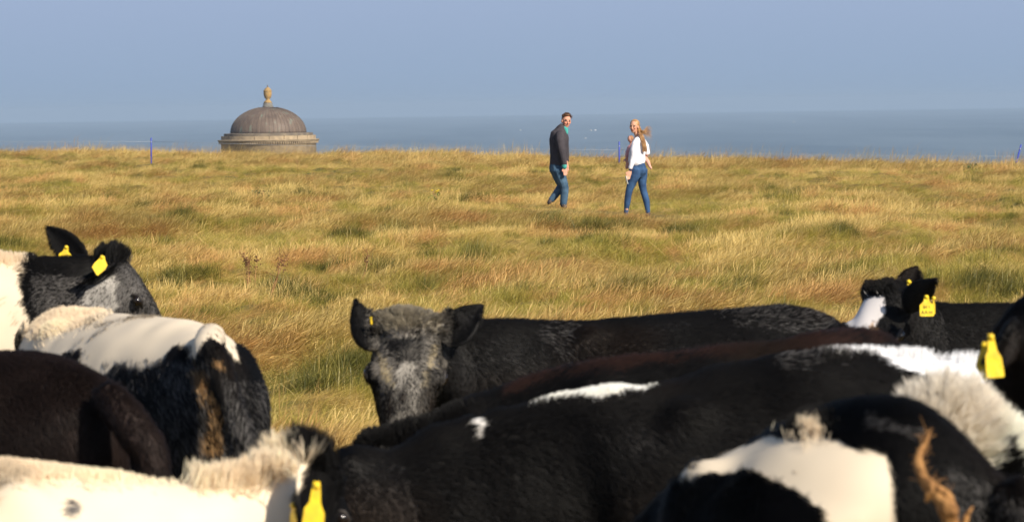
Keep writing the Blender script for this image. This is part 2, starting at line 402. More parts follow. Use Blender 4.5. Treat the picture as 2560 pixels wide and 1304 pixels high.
def grass_mat(name, greenness=0.0, dark=1.0):
    M = bpy.data.materials.new(name); M.use_nodes = True; t = M.node_tree; t.nodes.clear()
    out = nn(t, 'ShaderNodeOutputMaterial'); g = nn(t, 'ShaderNodeNewGeometry')
    def nz(scale, off, det=4):
        mp = nn(t, 'ShaderNodeMapping'); mp.inputs['Location'].default_value = (off, off*1.7, 0); mp.inputs['Scale'].default_value = (1, 0.55, 0.3)
        n_ = nn(t, 'ShaderNodeTexNoise'); n_.inputs['Scale'].default_value = scale; n_.inputs['Detail'].default_value = det
        t.links.new(g.outputs['Position'], mp.inputs[0]); t.links.new(mp.outputs[0], n_.inputs['Vector']); return n_.outputs['Fac']
    def mr_(src, a, b, lo=0, hi=1):
        r_ = nn(t, 'ShaderNodeMapRange'); r_.inputs[1].default_value = a; r_.inputs[2].default_value = b; r_.inputs[3].default_value = lo; r_.inputs[4].default_value = hi
        t.links.new(src, r_.inputs[0]); return r_.outputs[0]
    def mx(f, a, b):
        m_ = nn(t, 'ShaderNodeMix', data_type='RGBA')
        for s, v in ((0, f), (6, a), (7, b)):
            if isinstance(v, (int, float)): m_.inputs[s].default_value = v
            elif isinstance(v, tuple): m_.inputs[s].default_value = (*v, 1)
            else: t.links.new(v, m_.inputs[s])
        return m_.outputs[2]
    tone = nn(t, 'ShaderNodeAttribute', attribute_name='tone').outputs['Fac']
    along = nn(t, 'ShaderNodeAttribute', attribute_name='along').outputs['Fac']
    k = dark
    def C(r, g_, b): return (r*k, g_*k, b*k)
    straw = mx(tone, C(0.49, 0.335, 0.085), C(0.67, 0.495, 0.180))
    rust = mx(tone, C(0.45, 0.245, 0.070), C(0.63, 0.375, 0.135))
    green = mx(tone, C(0.30, 0.255, 0.035), C(0.49, 0.395, 0.08))
    deep = mx(tone, C(0.13, 0.135, 0.022), C(0.25, 0.23, 0.045))
    rustf = mr_(nz(0.9, 3.1), 0.47, 0.62)
    c1 = mx(rustf, straw, rust)
    gf = nn(t, 'ShaderNodeMath', operation='MULTIPLY_ADD'); t.links.new(nz(3.4, 11.3, 7), gf.inputs[0]); gf.inputs[1].default_value = 1.0
    tt = nn(t, 'ShaderNodeMath', operation='MULTIPLY_ADD'); t.links.new(tone, tt.inputs[0]); tt.inputs[1].default_value = -0.16; tt.inputs[2].default_value = 0.08+greenness
    t.links.new(tt.outputs[0], gf.inputs[2])
    c2 = mx(mr_(gf.outputs[0], 0.455, 0.60), c1, green)
    c3 = mx(mr_(gf.outputs[0], 0.68, 0.82), c2, deep)
    d = nn(t, 'ShaderNodeBsdfDiffuse'); tr = nn(t, 'ShaderNodeBsdfTranslucent'); gl = nn(t, 'ShaderNodeBsdfGlossy'); gl.inputs['Roughness'].default_value = 0.45
    t.links.new(c3, d.inputs[0]); t.links.new(c3, tr.inputs[0]); gl.inputs[0].default_value = (0.7, 0.68, 0.6, 1)
    m1 = nn(t, 'ShaderNodeMixShader'); m1.inputs[0].default_value = 0.30; t.links.new(d.outputs[0], m1.inputs[1]); t.links.new(tr.outputs[0], m1.inputs[2])
    m2 = nn(t, 'ShaderNodeMixShader'); m2.inputs[0].default_value = 0.04; t.links.new(m1.outputs[0], m2.inputs[1]); t.links.new(gl.outputs[0], m2.inputs[2])
    t.links.new(m2.outputs[0], out.inputs[0])
    return M

def build_grass():
    gm1 = grass_mat('dry_grass', -0.02); gm2 = grass_mat('green_grass', 0.16); gm3 = grass_mat('dark_tussock', 0.32, 0.62); gm4 = grass_mat('seed_grass', -0.30)
    protos = []
    def pr(me, mt):
        me.materials.append(mt); o = bpy.data.objects.new('tuft_%02d' % len(protos), me); protos.append(o)
    for s in range(4): pr(blade_mesh('g', 84, 0.19, 0.10, 0.28, 1.36, 0.26, 0.90, 0.0018, 10+s, curve=0.30, rise=0.92), gm1)          # 0-3 laid straw
    for s in range(3): pr(blade_mesh('g', 84, 0.15, 0.08, 0.22, 1.0, 0.35, 1.1, 0.0020, 20+s, curve=.5, rise=.55), gm2)          # 4-6 green undergrowth
    for s in range(3): pr(blade_mesh('g', 110, 0.12, 0.12, 0.28, 1.05, 0.40, 1.0, 0.0022, 30+s, curve=0.8, rise=.5), gm3)  # 7-9 tussock
    for s in range(3): pr(blade_mesh('g', 76, 0.20, 0.12, 0.31, 1.15, 0.24, 0.55, 0.0019, 40+s, seed_heads=1.0, curve=.42, rise=.70), gm4)  # 10-12 seed heads
    for s in range(2): pr(blade_mesh('g', 4, 0.20, 0.28, 0.55, 0.62, 0.28, 0.5, 0.0017, 50+s, seed_heads=0.5, curve=0.4), gm4)   # 13-14 stalks
    for s in range(2): pr(blade_mesh('g', 9, 0.22, 0.25, 0.55, 1.25, 0.25, 1.3, 0.0021, 60+s, curve=0.2, rise=1.0), gm1)   # 15-16 fallen straws
    pc = bpy.data.collections.new('grass_tufts')
    for o in protos: pc.objects.link(o)
    pts, idx, rot, scl = [], [], [], []
    def scatter(n, dlo, dhi, half, power):
        s = rng.uniform(size=n); d = (dlo**power+(dhi**power-dlo**power)*s)**(1/power)
        x = rng.uniform(-1, 1, n)*(half*d+0.8); return x, d
    X_, Y_ = [], []
    for (n, a, b, h, pw) in ((75000, 11, 45, 0.25, 1.2), (115000, 40, 128, 0.235, 1.2), (9000, 1.5, 13, 0.45, 1.5), (90000, 12, 135, 0.75, 1.7)):
        x, y = scatter(n, a, b, h, pw); X_.append(x); Y_.append(y)
    x = np.concatenate(X_); y = np.concatenate(Y_)
    yc = np.clip(100-1.15*x, 55, 165); keep = y < yc+9; x, y = x[keep], y[keep]
    p = np.stack([x, y, np.zeros_like(x)], -1); n = len(x)
    rusty = noise(p*np.array([1, 0.7, 1]), 0.7, 21); gr = noise(p*np.array([1, 0.8, 1]), 2.1, 22)+0.5*noise(p, 3.6, 23); u = rng.uniform(size=n)
    I = rng.integers(0, 4, n)
    I = np.where((gr > 0.22) & (u < 0.75), rng.integers(4, 7, n), I)
    I = np.where((gr > 0.95) & (u < 0.8), rng.integers(7, 10, n), I)
    I = np.where((rusty > 0.0) & (gr < 0.4) & (u > 0.45), rng.integers(10, 13, n), I)
    st = rng.uniform(size=n) < 0.012; I = np.where(st, rng.integers(13, 15, n), I)
    fs = rng.uniform(size=n) < 0.06; I = np.where(fs, rng.integers(15, 17, n), I)
    near = y < 12
    crest = (y > np.clip(100-1.15*x, 55, 165)-10) & (rng.uniform(size=n) < 0.28); I = np.where(crest, rng.integers(10, 15, n), I)
    z = ground_z(x, y)
    sc = rng.uniform(0.7, 1.15, n)*(1+0.35*noise(p, 0.6, 25)); sc = np.where(crest, sc*rng.uniform(0.9, 1.9, n), sc); sc = np.where(near, sc*0.55, sc)
    ro = rng.normal(0.0, 0.50, n)+0.9*noise(p, 0.35, 26)+0.5*noise(p, 1.3, 27)
    # the darker tussocks the photograph shows
    ex = [(380,537,9),(650,492,10),(770,492,10),(690,494,5),(880,596,10),(1000,588,12),(860,604,8),(740,726,16),(800,742,12),(700,715,10),(1370,566,14),(1470,580,16),(1540,575,10),(1390,572,8),(1785,608,10),(1560,742,14),(1180,502,8),(1350,552,6),
          (950,666,8),(2100,596,9),(1700,580,6),(130,412,6),(500,436,5),(2340,430,8),(2430,440,7),(2230,395,6),(1150,430,6),(1660,440,7),(620,422,6),(1960,470,6),(2040,590,6),(2480,560,6),(60,470,5),(2500,640,8),(300,700,7),(470,690,7),(880,880,9),(800,960,10),(700,900,8),(860,640,6),(430,560,6)]
    ex2 = []
    for (uu, vv, k) in ex:
        dirn = P(uu, vv, 1.0)-CAM; tpar = (EYE-0.05)/(-dirn[2]); c = CAM+dirn*tpar
        for _ in range(k*2): ex2.append((c[0]+rng.normal(0, 0.14), c[1]+rng.normal(0, 0.18)))
    ex2 = np.array(ex2); ez = ground_z(ex2[:, 0], ex2[:, 1])
    x = np.concatenate([x, ex2[:, 0]]); y = np.concatenate([y, ex2[:, 1]]); z = np.concatenate([z, ez+0.02])
    I = np.concatenate([I, rng.integers(7, 10, len(ex2))]); sc = np.concatenate([sc, rng.uniform(0.9, 1.35, len(ex2))]); ro = np.concatenate([ro, rng.normal(0, 0.9, len(ex2))])
    for (px, py) in ((2.10, 47.2), (0.86, 51.4), (2.3, 46.2), (0.7, 50.2)):
        w = np.exp(-(((x-px)/0.7)**2+((y-py)/1.6)**2)); sc = np.where((I >= 10) & (rng.uniform(size=len(x)) < 0.25), sc, sc*(1-0.6*w))
    n = len(x)
    me = bpy.data.meshes.new('field_grass'); me.vertices.add(n); me.vertices.foreach_set('co', np.stack([x, y, z], -1).ravel())
    for nm, ty, val in (('kind_index', 'INT', I.astype(np.int32)), ('turn', 'FLOAT', ro.astype(np.float32)), ('size', 'FLOAT', sc.astype(np.float32))):
        a = me.attributes.new(nm, ty, 'POINT'); a.data.foreach_set('value', val)
    o = bpy.data.objects.new('grass', me); COL.objects.link(o)
    tag(o, 'dry windblown tan and green grass covering the field', 'grass', kind='stuff')
    ng = bpy.data.node_groups.new('scatter_grass', 'GeometryNodeTree')
    ng.interface.new_socket('Geometry', in_out='INPUT', socket_type='NodeSocketGeometry'); ng.interface.new_socket('Geometry', in_out='OUTPUT', socket_type='NodeSocketGeometry')
    gi = nn(ng, 'NodeGroupInput'); go = nn(ng, 'NodeGroupOutput'); ip = nn(ng, 'GeometryNodeInstanceOnPoints'); ci = nn(ng, 'GeometryNodeCollectionInfo')
    ci.inputs[0].default_value = pc; ci.inputs['Separate Children'].default_value = True; ci.inputs['Reset Children'].default_value = True
    def na(nm, ty):
        a = nn(ng, 'GeometryNodeInputNamedAttribute', data_type=ty); a.inputs[0].default_value = nm; return a.outputs[0]
    ip.inputs['Pick Instance'].default_value = True
    cx = nn(ng, 'ShaderNodeCombineXYZ'); ng.links.new(na('turn', 'FLOAT'), cx.inputs[2])
    ng.links.new(gi.outputs[0], ip.inputs['Points']); ng.links.new(ci.outputs[0], ip.inputs['Instance']); ng.links.new(na('kind_index', 'INT'), ip.inputs['Instance Index'])
    ng.links.new(cx.outputs[0], ip.inputs['Rotation']); ng.links.new(na('size', 'FLOAT'), ip.inputs['Scale']); ng.links.new(ip.outputs[0], go.inputs[0])
    md = o.modifiers.new('scatter', 'NODES'); md.node_group = ng
build_grass()

# ------------------------------------------------------------------ cattle
BLACK = (0.0075, 0.0068, 0.0068); BROWN = (0.044, 0.022, 0.017); CREAM = (0.64, 0.54, 0.405); WHITE = (0.72, 0.68, 0.62); GREY = (0.17, 0.16, 0.155); TAN = (0.42, 0.25, 0.11)

def inside(poly, u, v):
    poly = np.asarray(poly, float); r = np.zeros(len(u), bool); n = len(poly)
    for i in range(n):
        x1, y1 = poly[i]; x2, y2 = poly[(i+1) % n]
        if y1 == y2: continue
        c = ((y1 > v) != (y2 > v)) & (u < (x2-x1)*(v-y1)/(y2-y1)+x1); r ^= c
    return r
def pigment(spec, p, hair):
    """coat colour at points p on the animal; marks = (colour, polygon, share of hairs)"""
    n = len(p); u, v, d = proj(p)
    jit = 7 if hair else 4
    u = u + jit*1.2*noise(p, 28, 5) + (rng.normal(0, jit*0.6, n) if hair else 0); v = v + jit*1.2*noise(p, 28, 6) + (rng.normal(0, jit*0.6, n) if hair else 0)
    c = np.tile(np.array(spec['base'], float), (n, 1))
    for mk in spec.get('marks', ()):
        colr, poly, share = mk[0], mk[1], mk[2] if len(mk) > 2 else 1.0
        k = inside(poly, u, v)
        if len(mk) > 3: k &= mk[3](p)
        if share < 1:
            q = share*(1+0.8*noise(p, 9, 31)+0.5*noise(p, 24, 32))
            if hair: k &= rng.uniform(size=n) < q; c[k] = colr
            else: q = np.clip(q, 0, 1)[k, None]; c[k] = c[k]*(1-q)+np.array(colr)*q
        else: c[k] = colr
    rus = np.clip(noise(p, 3.1, 47)*1.6-0.35, 0, 1)[:, None]*(c.mean(1) < 0.03)[:, None]; c = c*(1-rus)+np.array((0.024, 0.015, 0.010))*rus
    dirt = spec.get('dirt', 0.06)
    shade = 1+0.16*noise(p, 6, 41)+0.10*noise(p, 19, 42)
    lum = c.mean(1); shade = 1+(shade-1)*np.where(lum > 0.5, 0.75, 1.0)
    if hair: shade = shade*np.where(lum > 0.5, rng.uniform(0.94, 1.06, n), rng.uniform(0.75, 1.2, n))
    c = c*shade[:, None]
    if dirt: c = c*(1-dirt*np.clip(noise(p, 4, 44), 0, 1)[:, None]*np.array([0.3, 0.45, 0.7]))
    return np.clip(c, 0.003, 0.90)

def ear_geo(g, base, tip, W, face, cup=0.5):
    base, tip = np.array(base), np.array(tip); ax = tip-base; L = np.linalg.norm(ax); ax /= L
    face = unit(face - ax*np.dot(face, ax)); side = np.cross(ax, face); nu, nv = 9, 12
    def pt(s, t, off):
        w = W*(0.32+0.68*math.sin(math.pi*min(1, t*1.05)**0.75))*(1 if t < 0.62 else math.sqrt(max(0.02, 1-((t-0.62)/0.385)**2)))
        return base+ax*L*t+side*w*s+face*(cup*w*(s*s-0.4)+off)+face*0.01*math.sin(t*3)
    V_, F_ = [], []
    for off in (0.0045, -0.0045):
        for j in range(nv):
            for i in range(nu): V_.append(pt(-1+2*i/(nu-1), j/(nv-1), off))
    N = nu*nv
    for j in range(nv-1):
        for i in range(nu-1):
            a = j*nu+i; F_.append((a, a+1, a+nu+1, a+nu)); F_.append((N+a, N+a+nu, N+a+nu+1, N+a+1))
    bd = [i for i in range(nu)]+[j*nu+nu-1 for j in range(1, nv)]+[(nv-1)*nu+i for i in range(nu-2, -1, -1)]+[j*nu for j in range(nv-2, 0, -1)]
    for k in range(len(bd)):
        a, b = bd[k], bd[(k+1) % len(bd)]; F_.append((b, a, N+a, N+b))
    g.add(V_, F_); return g

TAG_MAT = mat('tag_yellow', (0.84, 0.60, 0.02), 0.5, 0.35, noise_scale=45, color2=(0.66, 0.44, 0.03), bump=0.15)
INK = mat('tag_ink', (0.03, 0.03, 0.02), 0.7, noise_amt=0.2, noise_scale=90)
def ear_tag(parent, u, v, d, size, face=(0, -1, 0.15), up=(0, 0, 1), style='flag', text=None):
    """flat moulded tag; (u, v) is its pin, size its height"""
    c = P(u, v, d); f = unit(face); up = unit(np.array(up, float)-f*np.dot(up, f)); s = np.cross(up, f); s = -s if np.dot(s, _r) < 0 else s
    out = {'flag': [(-.10, .08), (.10, .08), (.13, -.05), (.15, -.22), (.36, -.42), (.37, -.95), (.33, -1), (-.33, -1), (-.37, -.95), (-.36, -.42), (-.15, -.22), (-.13, -.05)],
           'long': [(-.07, .08), (.05, .09), (.09, -.1), (.12, -.32), (.22, -.52), (.25, -.96), (.22, -1), (-.16, -1), (-.19, -.96), (-.18, -.45), (-.10, -.32), (-.09, -.1)],
           'kite': [(-.08, .1), (.12, .1), (.17, -.05), (.38, -.35), (.32, -.6), (.03, -1), (-.05, -.98), (-.38, -.62), (-.30, -.38), (-.12, -.1)]}[style]
    n = len(out); V_ = [c+s*a*size+up*b*size+f*0.0010 for a, b in out]+[c+s*a*size+up*b*size-f*0.0010 for a, b in out]
    F_ = [tuple(range(n)), tuple(range(2*n-1, n-1, -1))]+[(i, n+i, n+(i+1) % n, (i+1) % n) for i in range(n)]
    o = link('ear_tag', mesh('tag', V_, F_), TAG_MAT, parent, smooth=False)
    g = Geo(); g.tube([c-f*0.002, c+f*0.002], min(0.0075, size*0.13), n=12); link('stud', g.mesh('stud'), TAG_MAT, o)
    if text:
        for line, oy, k in text:
            cu = bpy.data.curves.new('lettering', 'FONT'); cu.body = line; cu.size = k*size; cu.align_x = 'CENTER'; cu.extrude = 0.0002
            tmp = bpy.data.objects.new('tmp', cu); COL.objects.link(tmp); lm = bpy.data.meshes.new_from_object(tmp.evaluated_get(bpy.context.evaluated_depsgraph_get())); bpy.data.objects.remove(tmp); lm.materials.clear(); lm.materials.append(INK)
            t = bpy.data.objects.new('lettering', lm); COL.objects.link(t); t.parent = o
            mw = Matrix.Identity(4); q = c+up*oy*size+f*0.0018
            off = parent_world(o)
            for i in range(3): mw[i][0] = s[i]; mw[i][1] = up[i]; mw[i][2] = f[i]; mw[i][3] = q[i]-off[i]
            t.matrix_local = mw
    return o

def cow(label, spec):
    sp = [np.concatenate([P(u, v, d), [hh, hw]]) for (u, v, d, hh, hw) in spec['spine']]
    S = catmull(sp, spec.get('rings', 34)); T = S[:, :3]; n = len(S)
    mid = T[n//3]; root = empty('cow', (mid[0], mid[1], 0)); tag(root, label, 'cow', 'young cattle crowded in the foreground')
    g = Geo(); rings = []; tang = []
    for k in range(n):
        t = unit(T[min(k+2, n-1)]-T[max(k-2, 0)]); tang.append(t)
        side = unit(np.cross(t, (0, 0, 1))); up = np.cross(side, t); hh, hw = S[k, 3], S[k, 4]
        c = T[k]-up*hh; ring = []
        for i in range(28):
            a = 2*math.pi*i/28; ca, sa = math.cos(a), math.sin(a)
            ex = 0.86 if ca < 0 else 0.86+0.30*ca**0.5; x = hw*abs(sa)**ex*(1 if sa > 0 else -1); z = hh*abs(ca)**0.92*(1 if ca > 0 else -1)
            ring.append(c+side*x+up*z)
        rings.append(ring)
    # rounded ends
    def cap(ring, t, amt):
        c = np.mean(ring, axis=0); return [c+(p-c)*0.62+t*amt for p in ring]
    r0 = cap(rings[0], -tang[0], 0.075); r00 = cap(r0, -tang[0], 0.02)
    rings = [r00, r0]+rings+[cap(rings[-1], tang[-1], S[-1, 3]*0.3)]
    g.loft(rings)
    def station(f):
        k = f*(n-1); i = int(min(n-2, k)); w = k-i
        return T[i]*(1-w)+T[i+1]*w, unit((tang[i]*(1-w)+tang[i+1]*w)*np.array([1, 1, 0])), S[i, 3], S[i, 4]
    for f_, off, rr in spec.get('bones', ()):
        p, t, hh, hw = station(f_); side = unit(np.cross(t, (0, 0, 1)))
        for s_ in (-1, 1): g.ball(p+side*s_*off[0]+np.array([0, 0, off[1]]), rr)
    # shoulder blades and spine ridge
    for f_ in (spec.get('legs', (0.62, 0.06))[0],):
        p, t, hh, hw = station(f_); side = unit(np.cross(t, (0, 0, 1)))
        for s_ in (-1, 1): g.ball(p+side*s_*(hw*0.80-0.075)-t*0.02+np.array([0, 0, -hh*0.55]), (0.060, 0.115, hh*0.52), axes=(side, unit(t*np.array([1, 1, 0])), np.array([0, 0, 1.0])))
    # legs
    ff, fh = spec.get('legs', (0.62, 0.06))
    for s_ in (-1, 1):
        p, t, hh, hw = station(ff); side = unit(np.cross(t, (0, 0, 1))); b = p+side*s_*hw*0.62; gz = float(ground_z(b[0], b[1])); H = p[2]-gz; st = s_*0.04
        g.tube([b+np.array([0, 0, -H*0.36]), b+t*0.02+np.array([0, 0, -H*0.52]), b+t*(0.01+st)+np.array([0, 0, -H*0.70]), b+t*st+np.array([0, 0, -H*0.90]), b+t*(st+0.02)+np.array([0, 0, -H*0.965]), b+t*(st+0.04)+np.array([0, 0, -H*0.995])],
               [(0.075, 0.11), (0.055, 0.07), (0.042, 0.045), (0.028, 0.032), (0.034, 0.038), (0.045, 0.052)], n=10, up=t)
        p, t, hh, hw = station(fh); side = unit(np.cross(t, (0, 0, 1))); b = p+side*s_*hw*0.66+t*0.06; gz = float(ground_z(b[0], b[1])); H = p[2]-gz
        g.tube([b+np.array([0, 0, -H*0.25]), b+t*0.06+np.array([0, 0, -H*0.42]), b+t*0.0+np.array([0, 0, -H*0.53]), b-t*0.10+np.array([0, 0, -H*0.66]), b-t*0.08+np.array([0, 0, -H*0.80]), b-t*0.05+np.array([0, 0, -H*0.93]), b-t*0.01+np.array([0, 0, -H*0.995])],
               [(0.09, 0.17), (0.085, 0.14), (0.06, 0.09), (0.042, 0.055), (0.032, 0.04), (0.034, 0.04), (0.045, 0.052)], n=10, up=t)
    # head
    hd = spec.get('head'); parts = []
    if hd:
        poll = P(*hd['poll']); muz = P(*hd['muzzle']); L = np.linalg.norm(muz-poll); y = (muz-poll)/L; upv = np.array(hd['up'], float); z = unit(upv-y*np.dot(upv, y)); x = np.cross(y, z); k = L/0.46; kw = hd.get('wide', 1.0)*k
        hl = lambda a, b, c: poll+x*a*kw+y*b*k+z*c*k
        prof = [(-0.055, 0.040, -0.035, -0.125), (-0.03, 0.075, -0.005, -0.16), (0.03, 0.098, 0.006, -0.20), (0.10, 0.106, 0.004, -0.235), (0.17, 0.104, 0.0, -0.25), (0.23, 0.084, -0.008, -0.225), (0.29, 0.070, -0.022, -0.195), (0.36, 0.064, -0.040, -0.175), (0.42, 0.070, -0.055, -0.165), (0.455, 0.066, -0.068, -0.155), (0.478, 0.045, -0.085, -0.14)]
        rs = []
        for (yy, w, zt, zb) in prof:
            r_ = []
            for i in range(20):
                a = 2*math.pi*i/20; ca, sa = math.cos(a), math.sin(a)
                xx = w*abs(sa)**0.75*(1 if sa > 0 else -1)*(1.0 if ca > -0.2 else 0.82); zz = (zt+zb)/2+(zt-zb)/2*abs(ca)**0.8*(1 if ca > 0 else -1)
                r_.append(hl(xx, yy, zz))
            rs.append(r_)
        g.loft(rs)
        for s_ in (-1, 1):
            g.ball(hl(s_*0.092, 0.165, -0.045), 0.030*k); g.ball(hl(s_*0.055, 0.12, -0.17), (0.055*k, 0.055*k, 0.055*k)); g.ball(hl(s_*0.045, 0.435, -0.10), 0.036*k)
            g.ball(hl(s_*0.088, 0.0, -0.05), 0.036*k)
        # throat to neck
        g.tube([hl(0, 0.03, -0.11), T[-1]-np.array([0, 0, S[-1, 3]*0.95]), T[max(0, n-4)]-np.array([0, 0, S[n-4, 3]])], [0.105*k, S[-1, 4]*0.95, S[n-4, 4]*0.9], n=14)
    body = g.fused('body', spec.get('voxel', 0.018), 9, 0.5)
    nv = len(body.vertices); co = np.empty(nv*3); body.vertices.foreach_get('co', co); co = co.reshape(-1, 3)
    # low relief: muscle and rib unevenness
    no = np.empty(nv*3); body.vertices.foreach_get('normal', no); no = no.reshape(-1, 3)
    co = co + no*(0.011*noise(co, 4.5, 51)+0.004*noise(co, 13, 52))[:, None]*spec.get('relief', 1.0)
    body.vertices.foreach_set('co', co.ravel())
    def paint(me):
        m_ = len(me.vertices); cc = np.empty(m_*3); me.vertices.foreach_get('co', cc); cc = cc.reshape(-1, 3)
        a = me.attributes.new('pigment', 'FLOAT_COLOR', 'POINT'); col_ = np.ones((m_, 4)); col_[:, :3] = pigment(spec, cc, False); a.data.foreach_set('color', col_.ravel())
    paint(body)
    link('body', body, SKIN_MAT, root); meshes = [(body, 1.0)]
    if hd:
        for s_ in hd.get('eyes', (-1, 1)):
            ge = Geo(); ge.ball(hl(s_*0.112, 0.165, -0.046), (0.017*k, 0.022*k, 0.018*k), axes=(x, y, z)); link('eye', ge.mesh('eye'), mat('eye', (0.012, 0.008, 0.006), 0.12, 0.6, noise_amt=0.4, noise_scale=80), root)
            ge = Geo(); c = hl(s_*0.114, 0.158, -0.032); ge.tube([hl(s_*0.100, 0.135, -0.05), hl(s_*0.116, 0.150, -0.030), hl(s_*0.116, 0.178, -0.030), hl(s_*0.102, 0.195, -0.05)], 0.006*k, n=6)
            link('eyelid', ge.mesh('lid'), mat('lid', spec.get('lid', (0.03, 0.025, 0.022)), 0.6, noise_amt=0.3, noise_scale=50), root)
    for er in spec.get('ears', ()):
        ge = Geo(); ear_geo(ge, P(*er['base']), P(*er['tip']), er['w'], er.get('face', (0, -1, 0)), er.get('cup', 0.5))
        me = ge.mesh('ear'); bm = bmesh.new(); bm.from_mesh(me); bmesh.ops.recalc_face_normals(bm, faces=bm.faces); bm.to_mesh(me); bm.free()
        paint(me); eo = link('ear', me, SKIN_MAT, root); meshes.append((me, 0.55))
        for tg in er.get('tags', ()): ear_tag(eo, **tg)
    for tg in spec.get('tags', ()): ear_tag(root, **tg)
    tl = spec.get('tail')
    if tl is None:
        p, t, hh, hw = station(0.0); b = p-t*0.05; b[2] -= 0.04
        tl = dict(pts=[b, b-t*0.07-np.array([0, 0, .08]), b-t*0.08-np.array([0, 0, .35]), b-t*0.07-np.array([0, 0, .7])], r=[0.035, 0.028, 0.018, 0.03])
    elif tl:
        tl = dict(pts=[P(*q) for q in tl['pix']], r=tl['r'])
    if tl:
        pp = catmull(np.array([list(a)+[b] for a, b in zip(tl['pts'], tl['r'])]), 14)
        gt = Geo(); gt.tube([q[:3] for q in pp], [q[3] for q in pp], n=10); me = gt.fused('tail', 0.009, 2); paint(me); link('tail', me, SKIN_MAT, root); meshes.append((me, 0.9))
    if spec.get('lock'):   # matted tail lock: twisted, tapering
        def lk_(px, rr, nm):
            pp = catmull(np.array([list(P(*q))+[b] for q, b in zip(px, rr)]), 26); pv = pp[:, :3]+np.stack([noise(pp[:, :3], 30, 95), noise(pp[:, :3], 30, 96), noise(pp[:, :3], 22, 97)], 1)*0.007
            gl_ = Geo(); gl_.tube(list(pv), [(r_*(1+.25*math.sin(i*1.3)), r_*.8) for i, r_ in enumerate(pp[:, 3])], n=10); o_ = link(nm, gl_.fused(nm, 0.003, 2), mat('matted_hair', (0.42, 0.215, 0.075), 0.75, 0.2, noise_scale=38, bump=0.8, color2=(0.20, 0.095, 0.035)), root); o_['label'] = 'matted orange brown lock'
        lk_([(2322, 1074, 4.50), (2310, 1120, 4.49), (2302, 1165, 4.48), (2318, 1200, 4.47), (2345, 1230, 4.46), (2372, 1275, 4.46), (2390, 1400, 4.47)], [.0025, .0065, .010, .011, .014, .017, .019], 'matted_lock')
        lk_([(2318, 1255, 4.47), (2330, 1235, 4.46), (2358, 1225, 4.45), (2378, 1250, 4.45)], [.004, .007, .008, .008], 'matted_lock')
        lk_([(2428, 1262, 4.45), (2412, 1290, 4.45), (2398, 1340, 4.46)], [.002, .006, .010], 'matted_lock')
    # hair
    nh = int(1.5*spec.get('hairs', 40000)); Vp, Np, Gp, Lp = [], [], [], []
    allpts = []
    def tuftw(u, v):
        w_ = np.ones(len(u))
        for tf in spec.get('tufts', ()): w_[inside(tf['poly'], u, v)] = 2.6
        return w_
    for mi, (me, lk) in enumerate(meshes):
        me.calc_loop_triangles(); nt_ = len(me.loop_triangles); tri = np.empty(nt_*3, np.int32); me.loop_triangles.foreach_get('vertices', tri); tri = tri.reshape(-1, 3)
        m_ = len(me.vertices); cc = np.empty(m_*3); me.vertices.foreach_get('co', cc); cc = cc.reshape(-1, 3); vn = np.empty(m_*3); me.vertices.foreach_get('normal', vn); vn = vn.reshape(-1, 3)
        a, b, c = cc[tri[:, 0]], cc[tri[:, 1]], cc[tri[:, 2]]; fn = np.cross(b-a, c-a); ar = np.linalg.norm(fn, axis=1)/2+1e-12; fn = fn/(2*ar[:, None]); ce = (a+b+c)/3
        u, v, d = proj(ce); toc = CAM-ce; toc /= np.linalg.norm(toc, axis=1)[:, None]; fac = (fn*toc).sum(1)
        w = ar*np.where(fac > -0.35, 1, 0.06)*np.where((u > -150) & (u < 2710) & (v < 1400), 1, 0.05)*np.where(v > 1330, 0.3, 1)*tuftw(u, v)*(1+1.5*np.clip(fn[:, 2], 0, 1))
        cnt = int(nh*(1 if mi == 0 else 0)) if mi == 0 else int(nh*0.045+800)
        pk = rng.choice(len(ar), cnt, p=w/w.sum()); r1, r2 = rng.uniform(size=cnt), rng.uniform(size=cnt); k_ = r1+r2 > 1; r1[k_], r2[k_] = 1-r1[k_], 1-r2[k_]
        pos = a[pk]+(b[pk]-a[pk])*r1[:, None]+(c[pk]-a[pk])*r2[:, None]; nr = vn[tri[pk, 0]]*(1-r1-r2)[:, None]+vn[tri[pk, 1]]*r1[:, None]+vn[tri[pk, 2]]*r2[:, None]
        nr /= np.linalg.norm(nr, axis=1)[:, None]+1e-9
        Vp.append(pos); Np.append(nr); Lp.append(np.full(cnt, lk))
    pos = np.concatenate(Vp); nr = np.concatenate(Np); lk = np.concatenate(Lp); N = len(pos)
    D = np.stack([((pos-T[k])**2).sum(1) for k in range(0, n, 2)], 1); near = D.argmin(1)*2
    tg_ = -np.array(tang)[near]; groom = tg_*0.8+np.array([0, 0, -0.55])
    if hd:
        dh = np.linalg.norm(pos-(poll+y*0.2*k), axis=1) < 0.30*k
        out_ = pos-(poll+y*0.16*k); out_ /= np.linalg.norm(out_, axis=1)[:, None]
        groom = np.where(dh[:, None], y*0.5+out_*0.6, groom)
        lk = np.where(dh, lk*0.42, lk)
    groom = groom - nr*(groom*nr).sum(1)[:, None]; groom /= np.linalg.norm(groom, axis=1)[:, None]+1e-6
    wig = np.stack([noise(pos, 7, 61), noise(pos, 7, 62), noise(pos, 7, 63)], 1)*0.45
    L = spec.get('len', 0.024)*lk*rng.uniform(0.6, 1.3, N); lift = np.full(N, spec.get('lift', 0.30)); rad = np.full(N, 0.00055)
    pl = np.where(pigment(spec, pos, False).mean(1) > 0.45, 0.35, 1.0)[:, None]; dirs = groom+wig*pl+nr*lift[:, None]*pl+rng.normal(0, 0.16, (N, 3))*pl
    dirs /= np.linalg.norm(dirs, axis=1)[:, None]
    tip = pos+dirs*L[:, None]; midp = pos+(dirs+nr*0.25)*L[:, None]*0.5
    u, v, d = proj(pos)
